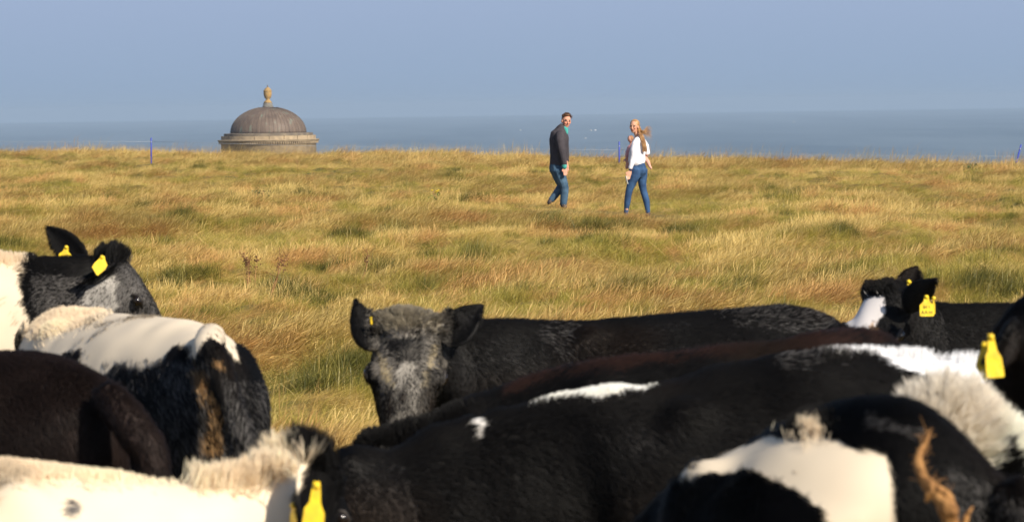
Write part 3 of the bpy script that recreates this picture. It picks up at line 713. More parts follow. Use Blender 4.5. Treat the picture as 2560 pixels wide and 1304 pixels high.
    for tf in spec.get('tufts', ()):
        pxm = F/d; s_ = inside(tf['poly'], u+noise(pos, 16, 91)*0.022*pxm+rng.normal(0, 0.014, N)*pxm, v+noise(pos, 16, 92)*0.015*pxm+rng.normal(0, 0.010, N)*pxm)
        fl = (nr*unit(tf.get('n', (0, -0.3, 1)))).sum(1) > tf.get('nmin', 0.0); s_ &= fl
        idx = np.where(s_)[0]
        if len(idx) < 10: continue
        q = np.array(tf.get('dir', (0, 0, 1)), float); dd = nr[idx]*tf.get('own', 0.7)+q*tf.get('pull', 0.6)+groom[idx]*tf.get('flow', 0.2)+rng.normal(0, 0.14, (len(idx), 3)); dd /= np.linalg.norm(dd, axis=1)[:, None]
        LL = tf['L']*rng.uniform(0.35, 1.15, len(idx))*(1+0.35*noise(pos[idx], 14, 71))
        tp = pos[idx]+dd*LL[:, None]
        ng_ = max(4, int(len(idx)/tf.get('per', 60))); gd = rng.choice(len(idx), ng_, replace=False)
        own = ((pos[idx][:, None, :]-pos[idx][gd][None])**2).sum(2).argmin(1)
        ck = tf.get('clump', 0.6)*rng.uniform(0.2, 1.0, (len(idx), 1)); tp = tp*(1-ck)+tp[gd][own]*ck
        tip[idx] = tp; midp[idx] = pos[idx]*0.5+tp*0.5+nr[idx]*LL[:, None]*0.10; rad[idx] = 0.0006
        tv = tp-pos[idx]; tv /= np.linalg.norm(tv, axis=1)[:, None]+1e-9; sv_ = np.array(SUNV); sn = sv_-tv*(tv@sv_)[:, None]; sn /= np.linalg.norm(sn, axis=1)[:, None]+1e-9
        q_ = sn*0.7+nr[idx]*0.3; nr[idx] = q_/np.linalg.norm(q_, axis=1)[:, None]   # strands that stand free are lit as round hairs, not as skin
    col_ = pigment(spec, pos, True)
    pale = col_.mean(1) > 0.45; intuft = rad > 0.00058
    L2 = np.where(pale & ~intuft, 0.52, 1.0)[:, None]; tip = pos+(tip-pos)*L2; midp = pos+(midp-pos)*L2
    kp = ~pale | (rng.uniform(size=N) < np.where(intuft, 0.42, 0.0)); col_[pale] = np.minimum(0.92, col_[pale]*1.42)
    pos, nr, tip, midp, rad, col_ = pos[kp], nr[kp], tip[kp], midp[kp], rad[kp], col_[kp]; N = len(pos)
    cv = bpy.data.hair_curves.new('coat'); cv.add_curves([4]*N)
    pa = np.empty((N, 4, 3)); pa[:, 0] = pos; pa[:, 1] = pos*0.25+midp*0.5+0.25*(pos*0.5+midp*0.5); pa[:, 2] = midp*0.6+tip*0.4; pa[:, 3] = tip
    off = np.array(root.location)
    cv.attributes['position'].data.foreach_set('vector', pa.astype(np.float32).ravel())
    ra = np.stack([rad, rad, rad*0.75, rad*0.12], 1)
    if 'radius' not in cv.attributes: cv.attributes.new('radius', 'FLOAT', 'POINT')
    cv.attributes['radius'].data.foreach_set('value', ra.astype(np.float32).ravel())
    a = cv.attributes.new('pigment', 'FLOAT_COLOR', 'CURVE'); cc = np.ones((N, 4), np.float32); cc[:, :3] = col_; a.data.foreach_set('color', cc.ravel())
    a = cv.attributes.new('rootnormal', 'FLOAT_VECTOR', 'CURVE'); a.data.foreach_set('vector', nr.astype(np.float32).ravel())
    cv.materials.append(HAIR_MAT)
    co_ = bpy.data.objects.new('coat', cv); COL.objects.link(co_); co_.parent = root; co_.location = Vector([-float(c) for c in off]); co_['kind'] = 'stuff'
    return root

HIPS = ((0.10, (0.15, -0.085), 0.055), (0.02, (0.07, -0.12), 0.05))
ALL = [(-4000, -500), (6000, -500), (6000, 4000), (-4000, 4000)]
# A: standing behind on the left, black head turned away, white shoulder
cow('white shouldered cow at the left edge, black head turned away, two yellow ear tags', dict(
    base=BLACK, dirt=0.3,
    spine=[(-900, 640, 9.0, .28, .17), (-780, 622, 9.1, .30, .24), (-450, 640, 9.4, .33, .29), (-200, 630, 9.6, .31, .25), (-60, 632, 9.75, .28, .19), (60, 645, 9.9, .24, .13), (150, 640, 10.0, .21, .11), (235, 632, 10.05, .15, .10)],
    bones=HIPS, legs=(0.60, 0.06), rings=36,
    marks=[(CREAM, [(-4000, 300), (78, 300), (70, 650), (48, 700), (66, 780), (92, 880), (110, 1300), (-4000, 1300)]),
           (GREY, [(80, 690), (300, 690), (330, 620), (380, 690), (420, 860), (80, 900)], 0.35),
           (WHITE, [(215, 705), (290, 690), (292, 800), (190, 800)], 0.30)],
    head=dict(poll=(308, 640, 10.1), muzzle=(486, 872, 10.16), up=(0.8, 0.0, 0.6), wide=1.05),
    ears=[dict(base=(214, 662, 10.22), tip=(119, 568, 10.32), w=0.046, face=(0.2, -1, 0.1), cup=0.3, tags=[dict(u=166, v=618, d=10.20, size=0.062, style='flag', up=(0.15, 0, 1))]),
          dict(base=(292, 652, 9.98), tip=(196, 704, 9.88), w=0.038, face=(0.2, -0.5, -0.8), tags=[dict(u=255, v=643, d=9.84, size=0.066, style='kite', face=(0.1, -1, 0.3), up=(0.25, 0, 1))])],
    tufts=[dict(poly=[(240, 600), (312, 600), (312, 655), (240, 655)], L=0.056, per=110, n=(0, 0, 1), nmin=0.1, dir=(0.5, 0, 0.9), clump=0.9),
           dict(poly=[(-100, 600), (80, 600), (80, 660), (-100, 660)], L=0.032, per=30, nmin=0.2)],
    hairs=42000))
# B: black and white, seen from behind
cow('white backed cow seen from behind with black rump and dirty tail head', dict(
    base=BLACK, dirt=0.15,
    spine=[(520, 846, 7.42, .25, .13), (492, 824, 7.55, .29, .20), (440, 792, 7.72, .31, .25), (340, 787, 7.98, .33, .275), (255, 785, 8.2, .32, .26), (170, 777, 8.42, .30, .20), (120, 800, 8.56, .25, .14), (88, 850, 8.68, .18, .10), (70, 910, 8.75, .14, .09)],
    bones=((0.10, (0.09, -0.13), 0.05),), legs=(0.62, 0.06),
    marks=[(CREAM, [(40, 700), (560, 700), (600, 905), (560, 862), (528, 838), (505, 862), (478, 905), (470, 860), (440, 862), (400, 905), (345, 925), (285, 905), (255, 945), (205, 915), (150, 905), (80, 900), (40, 880)]),
           (BLACK, [(196, 905), (205, 870), (150, 892)], 1.0),
           (GREY, [(255, 900), (520, 900), (520, 1200), (255, 1200)], 0.22), (GREY, [(560, 950), (670, 950), (670, 1200), (560, 1200)], 0.30),
           (TAN, [(470, 925), (505, 925), (548, 1010), (560, 1140), (500, 1140), (520, 1040)], 0.55), (TAN, [(525, 900), (545, 897), (565, 925), (545, 918)], 0.8)],
    head=dict(poll=(66, 925, 8.75), muzzle=(-60, 1190, 8.95), up=(-0.6, 0.2, 0.7)),
    ears=[dict(base=(66, 900, 8.50), tip=(62, 800, 8.46), w=0.026, face=(-0.6, -1, 0.1))],
    tail=dict(pix=[(528, 842, 7.40), (520, 880, 7.24), (548, 940, 7.20), (570, 1010, 7.18), (600, 1090, 7.18), (610, 1250, 7.2)], r=[.040, .042, .040, .036, .034, .03]),
    tufts=[dict(poly=[(90, 760), (260, 760), (260, 800), (60, 860)], L=0.017, per=30, nmin=-0.1)],
    hairs=60000))
# C: dark brown back lower left
cow('brownish black cow with no markings at the lower left, rump to the right', dict(
    base=(0.022, 0.014, 0.012),
    spine=[(262, 985, 6.56, .25, .15), (215, 940, 6.60, .29, .215), (110, 884, 6.68, .32, .25), (-60, 878, 6.72, .34, .28), (-400, 890, 6.8, .33, .27), (-650, 870, 6.85, .29, .19), (-850, 840, 6.9, .22, .12), (-1000, 850, 6.95, .15, .10)],
    bones=(), marks=[((0.030, 0.019, 0.016), [(-50, 860), (330, 860), (410, 1180), (200, 1180), (100, 980)], 0.5), ((0.030, 0.019, 0.016), [(-200, 860), (420, 860), (420, 1200), (-200, 1200)], 0.22)],
    head=dict(poll=(-1040, 850, 6.95), muzzle=(-1400, 1120, 6.9), up=(-0.5, 0, 0.8)),
    tail=dict(pix=[(268, 992, 6.50), (310, 1040, 6.44), (345, 1090, 6.42), (378, 1150, 6.42), (395, 1350, 6.42)], r=[.035, .038, .040, .038, .03]), hairs=42000, len=0.02))
# G: brown ridge between the middle cow and the big black one
cow('dark cow with reddish brown hair along its back, just behind the long black cow', dict(
    base=BLACK,
    spine=[(2225, 862, 7.75, .24, .14), (2180, 840, 7.70, .27, .20), (2060, 842, 7.62, .30, .24), (1850, 868, 7.55, .31, .25), (1650, 889, 7.5, .31, .25), (1450, 918, 7.45, .29, .21), (1300, 952, 7.42, .26, .16), (1190, 1000, 7.40, .22, .13), (1080, 1052, 7.38, .18, .11), (960, 1090, 7.36, .15, .10)],
    bones=HIPS, marks=[(BROWN, [(1240, 900), (2300, 780), (2300, 860), (2100, 878), (1900, 895), (1600, 920), (1400, 950), (1250, 990)], 0.8)],
    head=dict(poll=(900, 1108, 7.36), muzzle=(760, 1420, 7.3), up=(-0.8, 0, 0.4)), hairs=50000, len=0.03, lift=0.5, rings=40,
    tufts=[dict(poly=[(880, 1030), (1180, 980), (1180, 1100), (880, 1130)], L=0.028, per=30, nmin=-0.1)]))
# I: middle cow looking at the camera
cow('grey faced roan cow in the middle facing the camera with both ears up', dict(
    base=BLACK,
    spine=[(2098, 835, 9.12, .23, .14), (2075, 800, 9.1, .27, .20), (2000, 772, 9.05, .30, .245), (1850, 776, 9.0, .32, .265), (1650, 792, 8.95, .32, .26), (1480, 804, 8.92, .30, .22), (1340, 800, 8.88, .27, .17), (1220, 800, 8.82, .24, .14), (1120, 812, 8.76, .18, .11)],
    bones=HIPS, legs=(0.68, 0.06), rings=38,
    marks=[(GREY, [(1380, 790), (1440, 800), (1420, 900), (1330, 830)], 0.15), (GREY, [(1780, 760), (2050, 760), (2100, 840), (1900, 830), (1780, 800)], 0.14),
           ((0.20, 0.18, 0.155), [(930, 700), (1110, 700), (1128, 830), (1115, 930), (1075, 1090), (960, 1090), (935, 960), (918, 830)], 0.62),
           ((0.30, 0.26, 0.19), [(935, 770), (1110, 770), (1105, 830), (1030, 822), (940, 835)], 0.55),
           (BLACK, [(958, 838), (1000, 852), (1065, 838), (1048, 900), (1028, 925), (1005, 915), (978, 885)], 0.85),
           ((0.42, 0.34, 0.20), [(938, 865), (968, 900), (982, 965), (960, 955)], 0.5), ((0.42, 0.34, 0.20), [(1088, 850), (1052, 960), (1065, 960), (1096, 880)], 0.5),
           ((0.50, 0.46, 0.40), [(1000, 905), (1035, 905), (1048, 960), (1042, 1090), (978, 1090), (982, 960)], 0.80),
           (BLACK, [(905, 915), (945, 950), (985, 1100), (905, 1100)], 0.95), (BLACK, [(1070, 915), (1100, 925), (1140, 900), (1140, 1100), (1050, 1100), (1058, 1000)], 0.85)],
    head=dict(poll=(1024, 800, 8.55), muzzle=(990, 1160, 8.40), up=(-0.05, -1, 0.2), wide=1.03), voxel=0.014, lid=(0.05, 0.045, 0.04),
    ears=[dict(base=(948, 872, 8.55), tip=(885, 750, 8.60), w=0.050, face=(-0.1, 0.8, -0.5), cup=0.4, tags=[dict(u=927, v=794, d=8.53, size=0.020, style='long', face=(0.9, -0.45, 0), up=(-.5, 0, 1))]),
          dict(base=(1110, 858, 8.58), tip=(1202, 762, 8.62), w=0.052, face=(-0.2, -1, 0.1), cup=0.35)],
    tufts=[dict(poly=[(930, 750), (1125, 750), (1125, 835), (930, 835)], L=0.026, per=60, n=(0, -0.4, 1), nmin=-0.2, dir=(0, -0.3, 0.4), own=0.8, pull=0.2)],
    hairs=62000))
# J: right, white blaze, looking left
cow('black cow with a white blaze on the right facing left with printed yellow ear tags', dict(
    base=BLACK,
    spine=[(3500, 745, 10.3, .24, .14), (3400, 725, 10.25, .28, .21), (3150, 740, 10.2, .32, .26), (2850, 752, 10.1, .32, .26), (2650, 756, 10.0, .30, .20), (2500, 760, 9.95, .25, .14), (2390, 758, 9.9, .22, .12), (2300, 750, 9.88, .17, .105)],
    bones=HIPS, lid=(0.30, 0.10, 0.06),
    marks=[((0.66, 0.62, 0.60), [(2100, 720), (2150, 757), (2175, 742), (2212, 742), (2208, 780), (2188, 812), (2185, 835), (2205, 860), (2225, 880), (2100, 900)]),
           (TAN, [(2175, 800), (2190, 820), (2205, 850), (2215, 875), (2195, 860), (2172, 835)], 0.6)],
    head=dict(poll=(2215, 716, 9.82), muzzle=(2082, 985, 9.62), up=(-0.62, -0.75, 0.30), wide=1.0), voxel=0.014,
    ears=[dict(base=(2256, 748, 9.90), tip=(2288, 668, 9.96), w=0.044, face=(-0.1, -1, 0), cup=0.4, tags=[dict(u=2272, v=704, d=9.82, size=0.060, style='flag', up=(-0.35, 0, 1))]),
          dict(base=(2268, 778, 9.70), tip=(2338, 697, 9.62), w=0.048, face=(-0.3, 1, 0.0), cup=0.5, tags=[dict(u=2316, v=742, d=9.60, size=0.065, style='flag', text=[('IH 1', -0.60, 0.22), ('AA H', -0.88, 0.25)]), dict(u=2334, v=745, d=9.66, size=0.055, style='flag', face=(0.95, -0.35, 0))])],
    tufts=[dict(poly=[(2165, 690), (2235, 690), (2235, 735), (2165, 735)], L=0.018, per=40, n=(0, 0, 1), nmin=-0.2, dir=(-0.3, 0, 0.8))],
    hairs=34000))
# E: long black cow across the middle
cow('long black cow crossing the foreground with white patches along its topline', dict(
    base=(0.009, 0.008, 0.0076),
    spine=[(2560, 960, 6.72, .24, .14), (2500, 915, 6.70, .28, .21), (2400, 900, 6.68, .30, .24), (2250, 884, 6.64, .31, .26), (2110, 876, 6.6, .33, .28), (2000, 890, 6.57, .33, .28), (1900, 908, 6.54, .33, .28), (1770, 930, 6.5, .33, .27), (1654, 970, 6.47, .32, .25), (1560, 970, 6.45, .31, .22), (1470, 978, 6.43, .30, .20), (1390, 992, 6.42, .28, .17), (1309, 1026, 6.4, .27, .15), (1200, 1040, 6.38, .25, .14), (1130, 1068, 6.37, .23, .13), (1052, 1084, 6.36, .22, .13), (985, 1132, 6.35, .19, .12), (918, 1144, 6.34, .17, .11), (860, 1142, 6.34, .15, .10)],
    bones=HIPS, legs=(0.55, 0.06), rings=56, relief=1.0,
    marks=[((0.70, 0.66, 0.60), [(1309, 1021), (1327, 1000), (1390, 968), (1479, 945), (1546, 940), (1613, 940), (1665, 968), (1620, 978), (1551, 990), (1497, 1001), (1434, 997)]),
           (WHITE, [(1163, 1030), (1205, 1030), (1215, 1055), (1212, 1092), (1202, 1102), (1180, 1082), (1166, 1058)]),
           ((0.68, 0.68, 0.69), [(2075, 885), (2110, 840), (2200, 840), (2600, 840), (2600, 1010), (2530, 995), (2400, 962), (2330, 950), (2260, 925), (2200, 900), (2150, 890), (2061, 893)]),
           (GREY, [(1900, 880), (2120, 850), (2120, 895), (1950, 925)], 0.25)],
    head=dict(poll=(830, 1160, 6.36), muzzle=(760, 1560, 6.3), up=(-0.9, 0, 0.3)), hairs=80000, lift=0.34, len=0.026,
    tufts=[dict(poly=[(1300, 930), (1660, 930), (1660, 985), (1300, 1015)], L=0.014, per=26, nmin=0.1), dict(poly=[(2060, 845), (2450, 860), (2450, 900), (2060, 890)], L=0.022, per=26, nmin=0.5)]))
# K: black, right edge
cow('black cow cut off by the right edge with a large hanging yellow ear tag', dict(
    base=BLACK,
    spine=[(3900, 830, 6.6, .25, .15), (3750, 800, 6.55, .29, .22), (3400, 810, 6.5, .33, .27), (3100, 800, 6.4, .33, .27), (2900, 800, 6.32, .31, .20), (2760, 780, 6.26, .27, .15), (2660, 772, 6.2, .23, .13), (2585, 768, 6.16, .17, .11)],
    bones=HIPS, head=dict(poll=(2540, 768, 6.12), muzzle=(2500, 1180, 6.42), up=(-0.7, 0.6, 0.45), wide=1.1),
    ears=[dict(base=(2535, 812, 5.98), tip=(2458, 908, 5.92), w=0.045, face=(0.1, -0.8, -0.6), tags=[dict(u=2477, v=842, d=5.86, size=0.084, style='long', up=(-0.06, 0, 1)), dict(u=2462, v=862, d=5.95, size=0.075, face=(-0.8, -0.5, 0), style='kite')])],
    hairs=26000))
# L: white spiky crest behind the nearest cow
cow('cow with spiky white crest hair at the lower right behind the nearest cow', dict(
    base=(0.66, 0.61, 0.53),
    spine=[(4000, 1240, 5.9, .25, .15), (3850, 1200, 5.85, .29, .22), (3400, 1210, 5.8, .33, .27), (3000, 1215, 5.7, .32, .24), (2780, 1230, 5.62, .29, .17), (2640, 1190, 5.55, .24, .13), (2530, 1095, 5.48, .19, .11), (2450, 1030, 5.44, .16, .105), (2370, 1012, 5.42, .14, .10)],
    bones=HIPS, head=dict(poll=(2330, 1012, 5.42), muzzle=(2130, 1310, 5.62), up=(-0.5, 0.3, 0.8)),
    marks=[(BLACK, [(2470, 1120), (2500, 1120), (2570, 1230), (2600, 1400), (2540, 1400)]), (BLACK, [(2650, 900), (6000, 900), (6000, 2000), (2650, 2000)])],
    tufts=[dict(poly=[(2230, 930), (2600, 930), (2620, 1200), (2480, 1180), (2380, 1110), (2230, 1060)], L=0.072, per=60, n=(0, 0, 1), nmin=-0.1, dir=(0.1, -0.1, 0.8), own=0.9, pull=0.4, clump=0.88)],
    hairs=42000))
# D: cream cow in front, black head
cow('cream white cow at the bottom left with shaggy neck and a black tagged ear', dict(
    base=CREAM, dirt=0.10,
    spine=[(-900, 1150, 5.5, .25, .15), (-800, 1120, 5.5, .29, .22), (-450, 1125, 5.55, .33, .28), (-50, 1148, 5.6, .33, .28), (180, 1168, 5.62, .32, .26), (350, 1195, 5.65, .30, .22), (470, 1205, 5.68, .27, .18), (570, 1192, 5.7, .24, .15), (660, 1180, 5.73, .21, .13), (725, 1172, 5.76, .17, .11)],
    bones=HIPS, legs=(0.58, 0.06),
    marks=[(BLACK, [(800, 1150), (765, 1150), (730, 1160), (718, 1040), (900, 1000), (1200, 1000), (1200, 1500), (745, 1500), (740, 1250), (770, 1170)]),
           (GREY, [(170, 1260), (200, 1255), (200, 1290), (185, 1290)], 0.6)],
    head=dict(poll=(785, 1138, 5.90), muzzle=(990, 1450, 6.0), up=(0.7, 0.2, 0.6)),
    ears=[dict(base=(808, 1142, 5.66), tip=(768, 1350, 5.50), w=0.047, face=(0.2, -1, 0.2), tags=[dict(u=792, v=1213, d=5.46, size=0.10, style='long', up=(0.14, 0, 1)), dict(u=734, v=1262, d=5.55, size=0.05, style='kite', face=(-1, -0.5, 0))])],
    tufts=[dict(poly=[(-50, 1100), (440, 1130), (440, 1200), (-50, 1200)], L=0.016, per=26, nmin=0.3, own=0.7, pull=0.5),
           dict(poly=[(480, 1110), (735, 1100), (745, 1165), (720, 1195), (640, 1215), (480, 1230)], L=0.052, per=50, n=(0, -0.2, 1), nmin=0.0, dir=(0.6, -0.1, 0.6), own=0.7, pull=0.5, clump=0.85),
           dict(poly=[(690, 1060), (850, 1060), (850, 1160), (760, 1160), (735, 1150), (690, 1150)], L=0.060, per=60, n=(0, 0, 1), nmin=-0.1, dir=(0, 0, 1), own=0.8, pull=0.5)],
    hairs=65000))
# H: nearest cow lower right
near_cow = cow('nearest cow at the lower right with a broad cream patch on its flank', dict(
    base=BLACK,
    spine=[(2520, 1215, 4.84, .22, .12), (2450, 1145, 4.85, .25, .17), (2370, 1078, 4.87, .28, .22), (2260, 1020, 4.90, .31, .25), (2125, 1014, 4.96, .32, .27), (2040, 1042, 5.02, .33, .28), (1950, 1078, 5.09, .33, .28), (1850, 1118, 5.16, .31, .25), (1760, 1172, 5.24, .28, .20), (1680, 1240, 5.31, .23, .14), (1620, 1320, 5.38, .18, .11)],
    legs=(0.62, 0.06),
    marks=[(CREAM, [(1690, 1200), (1690, 1185), (1760, 1135), (1850, 1105), (1930, 1085), (1998, 1092), (2000, 1065), (2050, 1060), (2062, 1090), (2130, 1108), (2215, 1128), (2225, 1160), (2240, 1230), (2245, 1340), (2060, 1340), (2045, 1275), (1980, 1225), (1930, 1200), (1880, 1182), (1800, 1190), (1768, 1186), (1730, 1196)]), (CREAM, [(1712, 1205), (1735, 1200), (1750, 1225), (1735, 1262), (1722, 1290), (1700, 1300), (1722, 1250)], 0.8),
           (GREY, [(2150, 1040), (2290, 1070), (2290, 1090), (2150, 1070)], 0.35), (GREY, [(2350, 1150), (2560, 1250), (2560, 1320), (2350, 1320)], 0.25)],  # first grey strip paints the sheen of the black back into the hair colour
    head=dict(poll=(1590, 1370, 5.42), muzzle=(1420, 1700, 5.5), up=(-0.6, 0.3, 0.7)),
    lock=True, tail=dict(pix=[(2535, 1250, 4.80), (2560, 1330, 4.78), (2570, 1450, 4.76), (2570, 1700, 4.76)], r=[.04, .035, .03, .03]),
    tufts=[dict(poly=[(1990, 1050), (2065, 1050), (2065, 1085), (1990, 1090)], L=0.028, per=30, nmin=0.1)],
    hairs=65000))

# ------------------------------------------------------------------ people
def person(name_label, D, spec):
    W = lambda q: P(q[0], q[1], D+(q[2] if len(q) > 2 else 0.0))
    foot = W(spec['at']); root = empty('person', (foot[0], foot[1], float(ground_z(foot[0], foot[1]))))
    tag(root, name_label, 'person')
    def T(g, pts, rad, n=12, **k): g.tube([W(q) for q in pts], rad, n=n, **k)
    skin = spec['skin']; g = Geo()
    # head
    c = W(spec['head']); fd = unit(spec['face']); s = spec.get('hs', 1.0); up = unit(np.array(spec.get('hup', (0, 0, 1)), float)); up = unit(up-fd*np.dot(up, fd)); sd = np.cross(fd, up); A = (sd, fd, up)
    h = lambda a, b, e: c+(sd*a+fd*b+up*e)*s
    g.ball(h(0, -.015, .025), (.073*s, .090*s, .085*s), A, 16, 12); g.ball(h(0, .022, -.045), (.053*s, .055*s, .062*s), A, 14, 10); g.ball(h(0, .045, -.083), (.026*s, .024*s, .022*s), A)
    g.tube([h(0, .074, .012), h(0, .098, -.028), h(0, .078, -.036)], [.009*s, .0125*s, .012*s], n=8); g.ball(h(0, .066, -.058), (.024*s, .012*s, .012*s), A)
    for a in (-1, 1):
        g.ball(h(a*.036, .062, -.022), (.02*s, .016*s, .018*s), A); g.ball(h(a*.028, .070, .026), (.02*s, .009*s, .006*s), A)
        g.ball(h(a*.074, -.005, -.008), (.010*s, .018*s, .030*s), A)
    for pts, rad in spec['body']: T(g, pts, rad)
    # hands: palm, four unequal bent fingers and a thumb from its side
    for hd in spec['hands']:
        wpt = W(hd['wrist']); kn = W(hd['knuckle']); tp = W(hd['tip']); d = unit(kn-wpt); ac = unit(np.array(hd['across'], float)); ac = unit(ac-d*np.dot(ac, d)); nr = np.cross(d, ac)
        L = np.linalg.norm(tp-kn); d2 = unit(tp-kn)
        g.tube([wpt-d*.02, wpt, wpt*.5+kn*.5, kn], [(.026, .020), (.027, .019), (.040, .015), (.041, .013)], n=10, up=nr)
        for i, (o, l) in enumerate(((-.032, .86), (-.011, 1.0), (.011, .94), (.031, .74))):
            b = kn+ac*o; g.tube([b-d*.015, b+d2*L*l*.45, b+d2*L*l*.8+nr*hd.get('curl', .012), b+d2*L*l+nr*hd.get('curl', .012)*2.2], [.0105, .0095, .0088, .0075], n=7)
        b = wpt*.62+kn*.38; g.tube([b-ac*.025, b-ac*.050+d*.022, b-ac*.058+d*.050], [.013, .011, .009], n=7)
    body = g.fused('body', 0.0065, 2)
    nv = len(body.vertices); co = np.empty(nv*3); body.vertices.foreach_get('co', co); co = co.reshape(-1, 3)
    col = np.ones((nv, 4)); col[:, :3] = np.array(skin)*(1+.08*noise(co, 30, 3))[:, None]
    q = (co-c)/s; lx, ly, lz = q@sd, q@fd, q@up
    lip = (abs(lx) < .022) & (ly > .055) & (lz < -.050) & (lz > -.066); col[lip, :3] = (0.42, 0.13, 0.11)
    brow = (abs(abs(lx)-.030) < .017) & (ly > .05) & (lz > .021) & (lz < .031); col[brow, :3] = np.array(spec['hair'])*0.8
    chk = (abs(abs(lx)-.038) < .022) & (ly > .03) & (lz < -.01) & (lz > -.05); col[chk, :3] *= np.array([1.05, .82, .78])
    a = body.attributes.new('pigment', 'FLOAT_COLOR', 'POINT'); a.data.foreach_set('color', col.ravel()); link('body', body, SKIN_MAT, root)
    for a in (-1, 1):
        ge = Geo(); ge.ball(h(a*.030, .0705, .006), (.013*s, .008*s, .007*s), A, 10, 6); link('eye', ge.mesh('eye'), mat('person_eye', (0.06, 0.045, 0.035), 0.3, 0.5, noise_amt=0.5, noise_scale=90), root)
    for nm, mt, pieces, vox, sm in spec['clothes']:
        g = Geo()
        for pts, rad in pieces: T(g, pts, rad)
        link(nm, g.fused(nm, vox, sm), mt, root)
    return root, h, W

def cloth_mat(name, c1, c2, scale, bump=0.4, rough=0.85):
    M = mat(name, c1, rough, 0.15, noise_scale=scale, bump=bump, color2=c2); return M

def strands(name, parent, paths, mt, rad=0.0016):
    """hair locks: each path a list of world points"""
    cv = bpy.data.hair_curves.new(name); cv.add_curves([len(p) for p in paths]); pa = np.concatenate([np.array(p) for p in paths]).astype(np.float32)
    cv.attributes['position'].data.foreach_set('vector', pa.ravel())
    if 'radius' not in cv.attributes: cv.attributes.new('radius', 'FLOAT', 'POINT')
    cv.attributes['radius'].data.foreach_set('value', np.concatenate([np.linspace(1, 0.35, len(p))*rad for p in paths]).astype(np.float32))
    cv.materials.append(mt); o = bpy.data.objects.new(name, cv); COL.objects.link(o); o.parent = parent; o.location = Vector(-parent_world(parent)); return o

DENIM = cloth_mat('denim', (0.040, 0.090, 0.190), (0.022, 0.050, 0.115), 9)
DENIM2 = cloth_mat('worn_denim', (0.075, 0.135, 0.205), (0.025, 0.055, 0.095), 7)
WOOL = cloth_mat('white_jersey', (0.80, 0.78, 0.80), (0.68, 0.66, 0.70), 11, 0.5)
FLEECE = cloth_mat('grey_fleece', (0.060, 0.052, 0.058), (0.040, 0.036, 0.042), 9, 0.5)
SHIRT = cloth_mat('teal_check', (0.015, 0.24, 0.21), (0.10, 0.38, 0.34), 60, 0.1)
SHOE = cloth_mat('shoe_leather', (0.10, 0.075, 0.07), (0.05, 0.04, 0.04), 14)
FLORAL = cloth_mat('floral_cotton', (0.62, 0.45, 0.47), (0.40, 0.10, 0.13), 70, 0.1)
BROWNHAIR = mat('brown_hair', (0.14, 0.065, 0.030), 0.5, 0.3, noise_amt=0.4, noise_scale=30)
BLONDE = mat('light_brown_hair', (0.50, 0.29, 0.125), 0.45, 0.35, noise_scale=16, color2=(0.30, 0.155, 0.065))

# woman walking away, looking back over her shoulder
w_at = (1592, 543)
wr, wh, WW = person('woman in white sweatshirt and blue jeans looking back while carrying a toddler', 48.0, dict(
    at=w_at, skin=(0.56, 0.30, 0.20), hair=(0.20, 0.10, 0.05), head=(1585.5, 316.5), face=(-.42, -.88, -.05), hs=1.0, hup=(0.06, 0, 1),
    body=[([(1589, 327, .03), (1595, 340, .02)], [.045, .055]), ([(1596, 343, .02), (1597, 356, .02), (1594, 380, .02), (1594, 405, .02), (1598, 425, .02)], [(.07, .05), (.125, .075), (.105, .08), (.10, .075), (.12, .09)]),
          ([(1588, 354, -.08), (1584, 388, -.12), (1577, 424, -.15)], [.042, .036, .024]), ([(1612, 358, .10), (1617, 385, .14), (1604, 395, .32)], [.042, .036, .028]),
          ([(1588, 430, -.03), (1574, 472, -.02), (1569, 500, 0), (1565, 532, .02)], [.075, .05, .048, .032]), ([(1604, 430, .07), (1607, 472, .06), (1615, 502, .02), (1620, 532, .0)], [.075, .05, .048, .032])],
    hands=[dict(wrist=(1576, 427, -.15), knuckle=(1571.5, 438, -.16), tip=(1568, 449, -.17), across=(1, .3, 0), curl=.01), dict(wrist=(1605, 396, .32), knuckle=(1596, 394, .36), tip=(1588, 392, .38), across=(0, .2, 1), curl=.01)],
    clothes=[('sweatshirt', WOOL, [([(1599, 341.5, .02), (1599, 350, .02), (1597, 366, .02), (1592.5, 386, .02), (1592, 401, .02), (1593, 410, .02)], [(.062, .06), (.115, .085), (.135, .105), (.142, .120), (.150, .125), (.130, .118)]),
                                   ([(1595, 349, -.05), (1588, 362, -.10), (1585, 378, -.13), (1584, 392, -.14), (1580, 407, -.15), (1575.5, 421, -.15)], [.062, .070, .066, .058, .047, .036]),
                                   ([(1606, 352, .08), (1614, 366, .12), (1617, 382, .15), (1612, 390, .24), (1606, 394, .30)], [.058, .060, .055, .048, .040])], .010, 3),
             ('jeans', DENIM, [([(1596, 405, .02), (1597.5, 414, .02), (1599, 426, .02), (1599, 433, .02)], [(.098, .09), (.112, .105), (.128, .120), (.118, .105)]),
                               ([(1590, 424, -.03), (1586, 440, -.03), (1579, 458, -.02), (1573.5, 474, -.02), (1570.5, 488, -.01), (1568.5, 504, 0), (1566, 522, .02), (1565, 531, .02)], [.098, .094, .078, .062, .058, .056, .042, .038]),
                               ([(1606, 424, .07), (1606, 440, .07), (1605.5, 458, .07), (1608, 474, .06), (1612, 488, .04), (1616.5, 504, .02), (1619, 522, .0), (1620, 531, .0)], [.090, .084, .072, .060, .058, .056, .043, .038])], .009, 2),
             ('shoe', SHOE, [([(1567, 535, .03), (1562, 539.5, -.0)], [(.042, .034), (.036, .024)])], .008, 2), ('shoe', SHOE, [([(1620.5, 535, .02), (1618, 539.5, -.06)], [(.042, .034), (.040, .024)])], .008, 2)]))
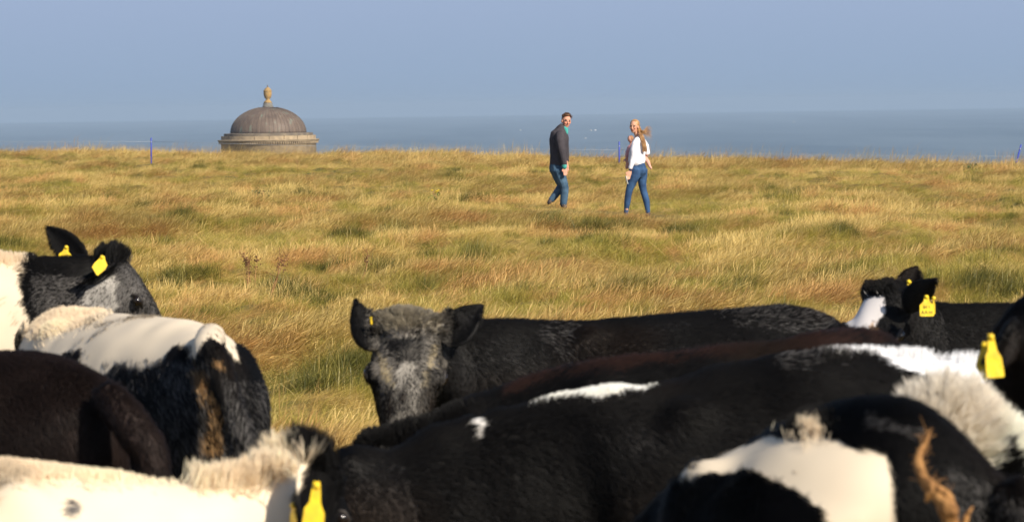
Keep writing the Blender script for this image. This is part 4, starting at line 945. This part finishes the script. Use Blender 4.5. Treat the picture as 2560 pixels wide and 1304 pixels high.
g = Geo(); g.tube([WW((1576.8, 423, -.15)), WW((1576.0, 425.5, -.15))], .031, n=12); link('watch', g.mesh('watch'), mat('navy_strap', (0.012, 0.02, 0.07), 0.4, noise_amt=.2, noise_scale=40), wr)
# her hair: scalp cap, long fall down the back and strands lifted by the wind
g = Geo(); A = None
g.ball(wh(0, -.030, .040), (.084, .088, .085), None, 14, 10); g.ball(wh(0, -.055, -.01), (.075, .062, .09)); hp = link('hair', g.fused('hair', .008, 3), BLONDE, wr)
paths = []
for k in range(1180):
    a = rng.uniform(-1, 1); b = rng.uniform(0, 1); st = wh(a*.07, -.02-.05*b, .095-.06*abs(a)-.03*b); m1 = wh(a*.082, -.055-.03*b, .0-.02*b)
    if k < 1050: pts = [st, m1, WW((1601+3*a, 336+rng.normal(0, 1), -.09)), WW((1607+4*a+2*b, 352, -.11)), WW((1611+4.5*a, 368+rng.normal(0, 2), -.12)), WW((1612+5*a, rng.uniform(366, 380), -.12))]
    else:
        q = rng.uniform(0.2, 1.15); e = rng.normal(0, 7); pts = [st, m1, WW((1603+6*q, 331+e*.3, -.06)), WW((1611+9*q, 329+e, -.06)), WW((1616+14*q, 331+e*1.3+4*q, -.06))]
    paths.append(catmull(pts, 12)+np.cumsum(rng.normal(0, .0012, (12, 3)), 0))
strands('hair_locks', hp, paths, BLONDE, .0019)
# phone in her hand
g = Geo(); g.box(WW((1566.5, 450, -.19)), (.010, .07, .135), (unit((1, .2, .1)), unit((-.2, 1, 0)), unit((-.25, 0, 1)))); ph = link('phone', g.mesh('phone'), mat('phone_silver', (0.55, 0.56, 0.55), 0.3, 0.5, noise_amt=0.2, noise_scale=30), smooth=False)
tag(ph, 'small silver phone held low in the hand of the woman in white', 'phone')

# toddler on her front
tr, th, TW = person('toddler in a floral top carried on the front of the woman in white', 48.35, dict(
    at=(1583, 430), skin=(0.60, 0.32, 0.24), hair=(0.30, 0.15, 0.07), head=(1578, 350), face=(.5, .8, 0), hs=.72,
    body=[([(1579, 360), (1581, 368)], [.035, .05]), ([(1581, 368), (1583, 385), (1588, 402)], [(.07, .06), (.08, .07), (.085, .07)]),
          ([(1574, 368), (1568.5, 382), (1567, 396)], [.032, .028, .022]), ([(1600, 400, -.02), (1613, 396, -.2), (1620, 405, -.26), (1624.5, 416, -.28), (1628, 421, -.30)], [.045, .044, .035, .024, .018]), ([(1584, 402), (1569, 408, -.02), (1567, 420, -.02)], [.045, .038, .028])],
    hands=[dict(wrist=(1567, 396), knuckle=(1567, 400), tip=(1567.5, 404), across=(1, .3, 0))],
    clothes=[('top', FLORAL, [([(1580, 364), (1581, 368), (1583, 385), (1587, 402)], [(.05, .05), (.08, .07), (.09, .08), (.09, .08)]), ([(1575, 367), (1569, 380), (1567.3, 392)], [.042, .038, .033])], .008, 2)]))
g = Geo(); g.ball(th(0, -.018, .030), (.058, .060, .058)); link('hair', g.fused('hair', .008, 2), mat('fine_hair', (0.34, 0.17, 0.08), .6, noise_amt=.3, noise_scale=40), tr)

# man leaning forward, looking round at the camera
mr_, mh, MW = person('man in dark grey zip jacket and jeans stooping as he walks and looks round', 52.3, dict(
    at=(1396, 520), skin=(0.58, 0.29, 0.20), hair=(0.13, 0.06, 0.03), head=(1415.5, 303), face=(.34, -.92, -.10), hs=1.12, hup=(.12, 0, 1),
    body=[([(1413, 314, .02), (1406, 326, .02)], [.058, .065]), ([(1400, 332), (1397, 348), (1395, 375), (1394, 400), (1391, 420)], [(.08, .08), (.11, .12), (.11, .11), (.10, .10), (.10, .10)]),
          ([(1397, 336, -.17), (1404, 376, -.22), (1411, 414, -.22)], [.055, .043, .03]), ([(1404, 338, .17), (1412, 376, .22), (1416, 408, .2)], [.055, .043, .03]),
          ([(1396, 424, -.07), (1412, 466, -.07), (1409, 508, -.07)], [.09, .06, .04]), ([(1390, 424, .07), (1402, 466, .08), (1378, 500, .08)], [.09, .06, .04])],
    hands=[dict(wrist=(1411.3, 417, -.22), knuckle=(1413, 428, -.23), tip=(1414, 439.5, -.235), across=(1, .25, 0), curl=.006), dict(wrist=(1416, 408, .2), knuckle=(1417, 419, .2), tip=(1417, 430, .2), across=(1, 0, 0))],
    clothes=[('jacket', FLEECE, [([(1407, 321, .01), (1404, 328, .0), (1399.5, 336, 0), (1397.5, 350, 0), (1397, 370, 0), (1396.5, 390, 0), (1395, 404, 0), (1394, 413, 0)], [(.088, .088), (.115, .13), (.150, .175), (.160, .185), (.158, .17), (.155, .16), (.156, .155), (.148, .15)]),
                                 ([(1399, 336, -.14), (1401, 352, -.20), (1404, 374, -.23), (1407.5, 392, -.235), (1411, 411, -.23)], [.085, .088, .074, .064, .052]), ([(1405, 338, .14), (1411, 352, .2), (1414, 374, .23), (1416, 402, .22)], [.08, .08, .065, .05])], .010, 3),
             ('jeans', DENIM2, [([(1394, 408), (1392.5, 418), (1393, 428)], [(.142, .14), (.145, .15), (.14, .15)]),
                                ([(1397, 426, -.07), (1403, 444, -.08), (1409.5, 460, -.08), (1412, 470, -.08), (1411, 484, -.07), (1409.5, 500, -.07), (1408, 511, -.07)], [.115, .100, .082, .076, .074, .070, .064]),
                                ([(1390, 424, .07), (1396, 442, .08), (1402, 458, .09), (1402.5, 466, .09), (1395, 478, .08), (1386, 490, .08), (1378, 500, .08)], [.115, .105, .085, .078, .074, .066, .058])], .010, 2),
             ('shirt_collar', SHIRT, [([(1411, 318, .0), (1415, 325, -.04), (1417, 334, -.055)], [(.058, .05), (.050, .045), (.024, .03)])], .008, 2),
             ('shirt_cuff', SHIRT, [([(1410.6, 412, -.23), (1411.4, 418.5, -.23)], [.049, .045])], .008, 1),
             ('shoe', SHOE, [([(1408, 513, -.07), (1413, 517, -.16)], [(.052, .045), (.050, .030)])], .009, 2), ('shoe', SHOE, [([(1377, 500, .08), (1372, 507, .05)], [(.050, .045), (.045, .035)])], .009, 2)]))
g = Geo(); g.tube([MW((1404.5, 318, .0)), MW((1402.5, 324, .0))], [(.082, .085), (.10, .11)], n=16); link('jacket_collar', g.fused('collar', .008, 2), FLEECE, mr_)
g = Geo(); g.ball(mh(0, -.025, .045), (.083, .080, .080), None, 14, 10); g.ball(mh(.01, .030, .100), (.058, .045, .026)); g.ball(mh(0, -.060, .0), (.07, .045, .065)); mhp = link('hair', g.fused('hair', .008, 2), BROWNHAIR, mr_)
paths = []
for k in range(900):
    a, b = rng.uniform(-1, 1), rng.uniform(-.6, 1); st = mh(a*.070, .07*b-.02, .118-.05*a*a-.02*b*b); paths.append([st, st+np.array([.004, -.004, .014])+rng.normal(0, .004, 3), st+np.array([.016, -.010, .020])+rng.normal(0, .008, 3)])
strands('hair_locks', mhp, paths, BROWNHAIR, .0022)

# ------------------------------------------------------------------ single plants, stalks and gulls
def ground_at(u, v):
    dirn = P(u, v, 1.0)-CAM; t = EYE/(-dirn[2])
    for _ in range(6):
        c = CAM+dirn*t; t = (EYE-float(ground_z(c[0], c[1])))/(-dirn[2])
    return CAM+dirn*t
STRAW = mat('dead_stem', (0.50, 0.30, 0.12), 0.8, 0.15, noise_scale=30, color2=(0.30, 0.15, 0.07))
RUSTM = mat('rust_seed', (0.22, 0.10, 0.05), 0.9, 0.1, noise_scale=60, color2=(0.12, 0.06, 0.035))
def dead_stem(u, v, ht, lean, label, seed, nst=3):
    b = ground_at(u, v); r = np.random.default_rng(seed); e = empty('dead_stalk', b); tag(e, label, 'plant stalk')
    for k in range(nst):
        g = Geo(); o = b+np.array([r.normal(0, .03), r.normal(0, .03), -.05]); hh = ht*r.uniform(.7, 1); tp = o+np.array([lean*hh+r.normal(0, .03), 0, hh]); md = (o+tp)/2+np.array([r.normal(0, .02), 0, 0])
        pp = catmull([o, md, tp], 8); g.tube(pp, np.linspace(.0065, .0025, 8).tolist(), n=6); s = link('stem', g.mesh('stem'), STRAW, e)
        g = Geo()
        for j in range(26):
            q = pp[-1]*(1-j/45)+pp[4]*(j/45)+r.normal(0, .022, 3); g.ball(q, r.uniform(.004, .009), n=5, mrow=3)
        for j in range(5):
            q = pp[3+j % 5]; g.tube([q, q+np.array([r.normal(0, .05), r.normal(0, .03), r.uniform(.04, .11)])], .0022, n=4)
        tag(link('seed_head', g.mesh('seeds'), RUSTM, s), kind='stuff')
dead_stem(622, 742, .62, .02, 'tall dead brown dock stalks standing left of the middle of the field', 1, 4)
dead_stem(664, 752, .52, .45, 'reddish dead stalk leaning right beside the taller dock stalks', 2, 2)
dead_stem(738, 438, .48, .08, 'thin pale stem standing upright below the crest right of the dome', 3, 1)
dead_stem(1422, 392, .42, .18, 'single pale curved stem behind the back of the man in the grey jacket', 4, 1)
dead_stem(905, 700, .40, .25, 'thin reddish stalk in the open grass above the grey faced cow', 5, 1)
def leafy(u, v, ht, w, label, seed, colr, cat='weed', flowers=0, nl=70):
    b = ground_at(u, v); r = np.random.default_rng(seed); e = empty('leafy_weed', b); tag(e, label, cat); V_, F_ = [], []
    for k in range(nl):
        c = b+np.array([r.normal(0, w*.5), r.normal(0, w*.5), ht*r.uniform(.05, .95)]); a = unit(r.normal(0, 1, 3)+np.array([.4, 0, .5])); s = unit(np.cross(a, r.normal(0, 1, 3))); L = r.uniform(.05, .11)*max(.6, ht/.35); n_ = len(V_)
        V_ += [c, c+a*L*.5+s*L*.22, c+a*L, c+a*L*.5-s*L*.22]; F_.append((n_, n_+1, n_+2, n_+3))
    tag(link('leaves', mesh('leaves', V_, F_), mat('weed_leaf', (0.10, 0.125, 0.035), .7, .2, noise_scale=20, color2=(0.045, 0.06, 0.02)) if colr == 0 else mat('green_leaf', (0.15, 0.20, 0.04), .7, .2, noise_scale=20, color2=(0.08, 0.10, 0.02)), e, smooth=False), kind='stuff')
    g = Geo()
    for k in range(4): g.tube([b+np.array([0, 0, -.05]), b+np.array([r.normal(0, w*.4), r.normal(0, w*.4), ht*.95])], .004, n=5)
    link('stem', g.mesh('stem'), STRAW, e)
    for k in range(flowers):
        g = Geo(); c = b+np.array([r.uniform(-w, w)*.8, r.normal(0, .03), ht*r.uniform(.8, 1.08)]); g.ball(c, (.022, .022, .012), n=7, mrow=4); link('flower', g.mesh('flower'), mat('petal_yellow', (0.80, 0.58, 0.02), .7, noise_amt=.2, noise_scale=50), e)
leafy(1090, 512, .26, .10, 'small ragwort with bright yellow flowers alone in the middle of the field', 11, 1, 'ragwort', 7, 50)
for i, (u, v, ht, w, tx) in enumerate([(1812, 396, .38, .34, 'dark green weed clump on the crest right of the woman in white'), (283, 388, .28, .40, 'dark weed clump on the crest between the left fence post and the temple'), (487, 384, .26, .45, 'low dark weed clump on the crest left of the temple'),
                                       (905, 376, .30, .45, 'green weed clump on the crest just right of the temple'), (1010, 382, .26, .30, 'green weed clump on the crest farther right of the temple'), (380, 546, .22, .16, 'dark tuft of weeds in the left field below the fence post'), (1540, 392, .28, .35, 'dark weeds on the crest beside the middle blue post'),
                                       (2425, 432, .24, .20, 'dark weed in the grass near the right blue post'), (845, 376, .30, .30, 'dark weed clump touching the right side of the temple'), (650, 500, .2, .22, 'dark tussock of weeds in the field below the temple')]):
    leafy(u, v, ht, w, tx, 20+i, 0, 'weed', 0, 130)
GULL = mat('gull_white', (0.80, 0.80, 0.80), .7, noise_amt=.1, noise_scale=5); GULLW = mat('gull_grey', (0.45, 0.47, 0.50), .7, noise_amt=.1, noise_scale=5)
def gull(u, v, d, ph, label):
    b = P(u, v, d); e = empty('gull', b); tag(e, label, 'gull', 'gulls flying low over the sea'); g = Geo(); g.tube([b+np.array([-.22, 0, 0]), b+np.array([-.08, 0, .02]), b+np.array([.1, 0, .02]), b+np.array([.22, 0, .03])], [.02, .065, .07, .035], n=8); link('body', g.mesh('body'), GULL, e)
    for s in (-1, 1):
        g = Geo(); z = [0, .10*ph, .02*ph]; g.tube([b+np.array([0, s*.05, .03]), b+np.array([.08, s*.33, .05+z[1]]), b+np.array([-.10, s*.68, .05+z[2]])], [(.07, .012), (.06, .010), (.015, .005)], n=8); link('wing', g.mesh('wing'), GULLW, e)
for q in ((1477, 326, 540, 1, 'nearer of two gulls side by side over the sea between the man and woman'), (1488, 325.5, 560, -1, 'farther of two gulls side by side over the sea between the man and woman'), (1463, 346, 600, 1, 'lone gull low over the sea just right of the man'), (1301, 326, 700, 1, 'gull over the sea left of the man'), (1984, 305, 750, -1, 'gull over the hazy sea far to the right of the woman')): gull(*q)
# frizz of dirty hair round the matted lock of the nearest cow
fz = [(2322, 1074, 4.50), (2308, 1120, 4.49), (2302, 1165, 4.48), (2318, 1200, 4.47), (2345, 1230, 4.46), (2372, 1275, 4.46), (2390, 1400, 4.47)]
pp = catmull([P(*q) for q in fz], 60); paths = []
for k in range(380):
    i = int(rng.integers(2, 59)); b = pp[i]+rng.normal(0, .005, 3)*(.4+i/40); d_ = unit(pp[max(0, i-3)]-pp[min(59, i+2)])*0.8+rng.normal(0, .55, 3); L = rng.uniform(.006, .016); paths.append([b, b+d_*L*.5, b+d_*L+rng.normal(0, .003, 3)])
strands('hair_frizz', near_cow, paths, mat('frizz_hair', (0.34, 0.18, 0.07), .7, .2, noise_scale=40, color2=(0.16, 0.08, 0.03)), .0006)
haze()
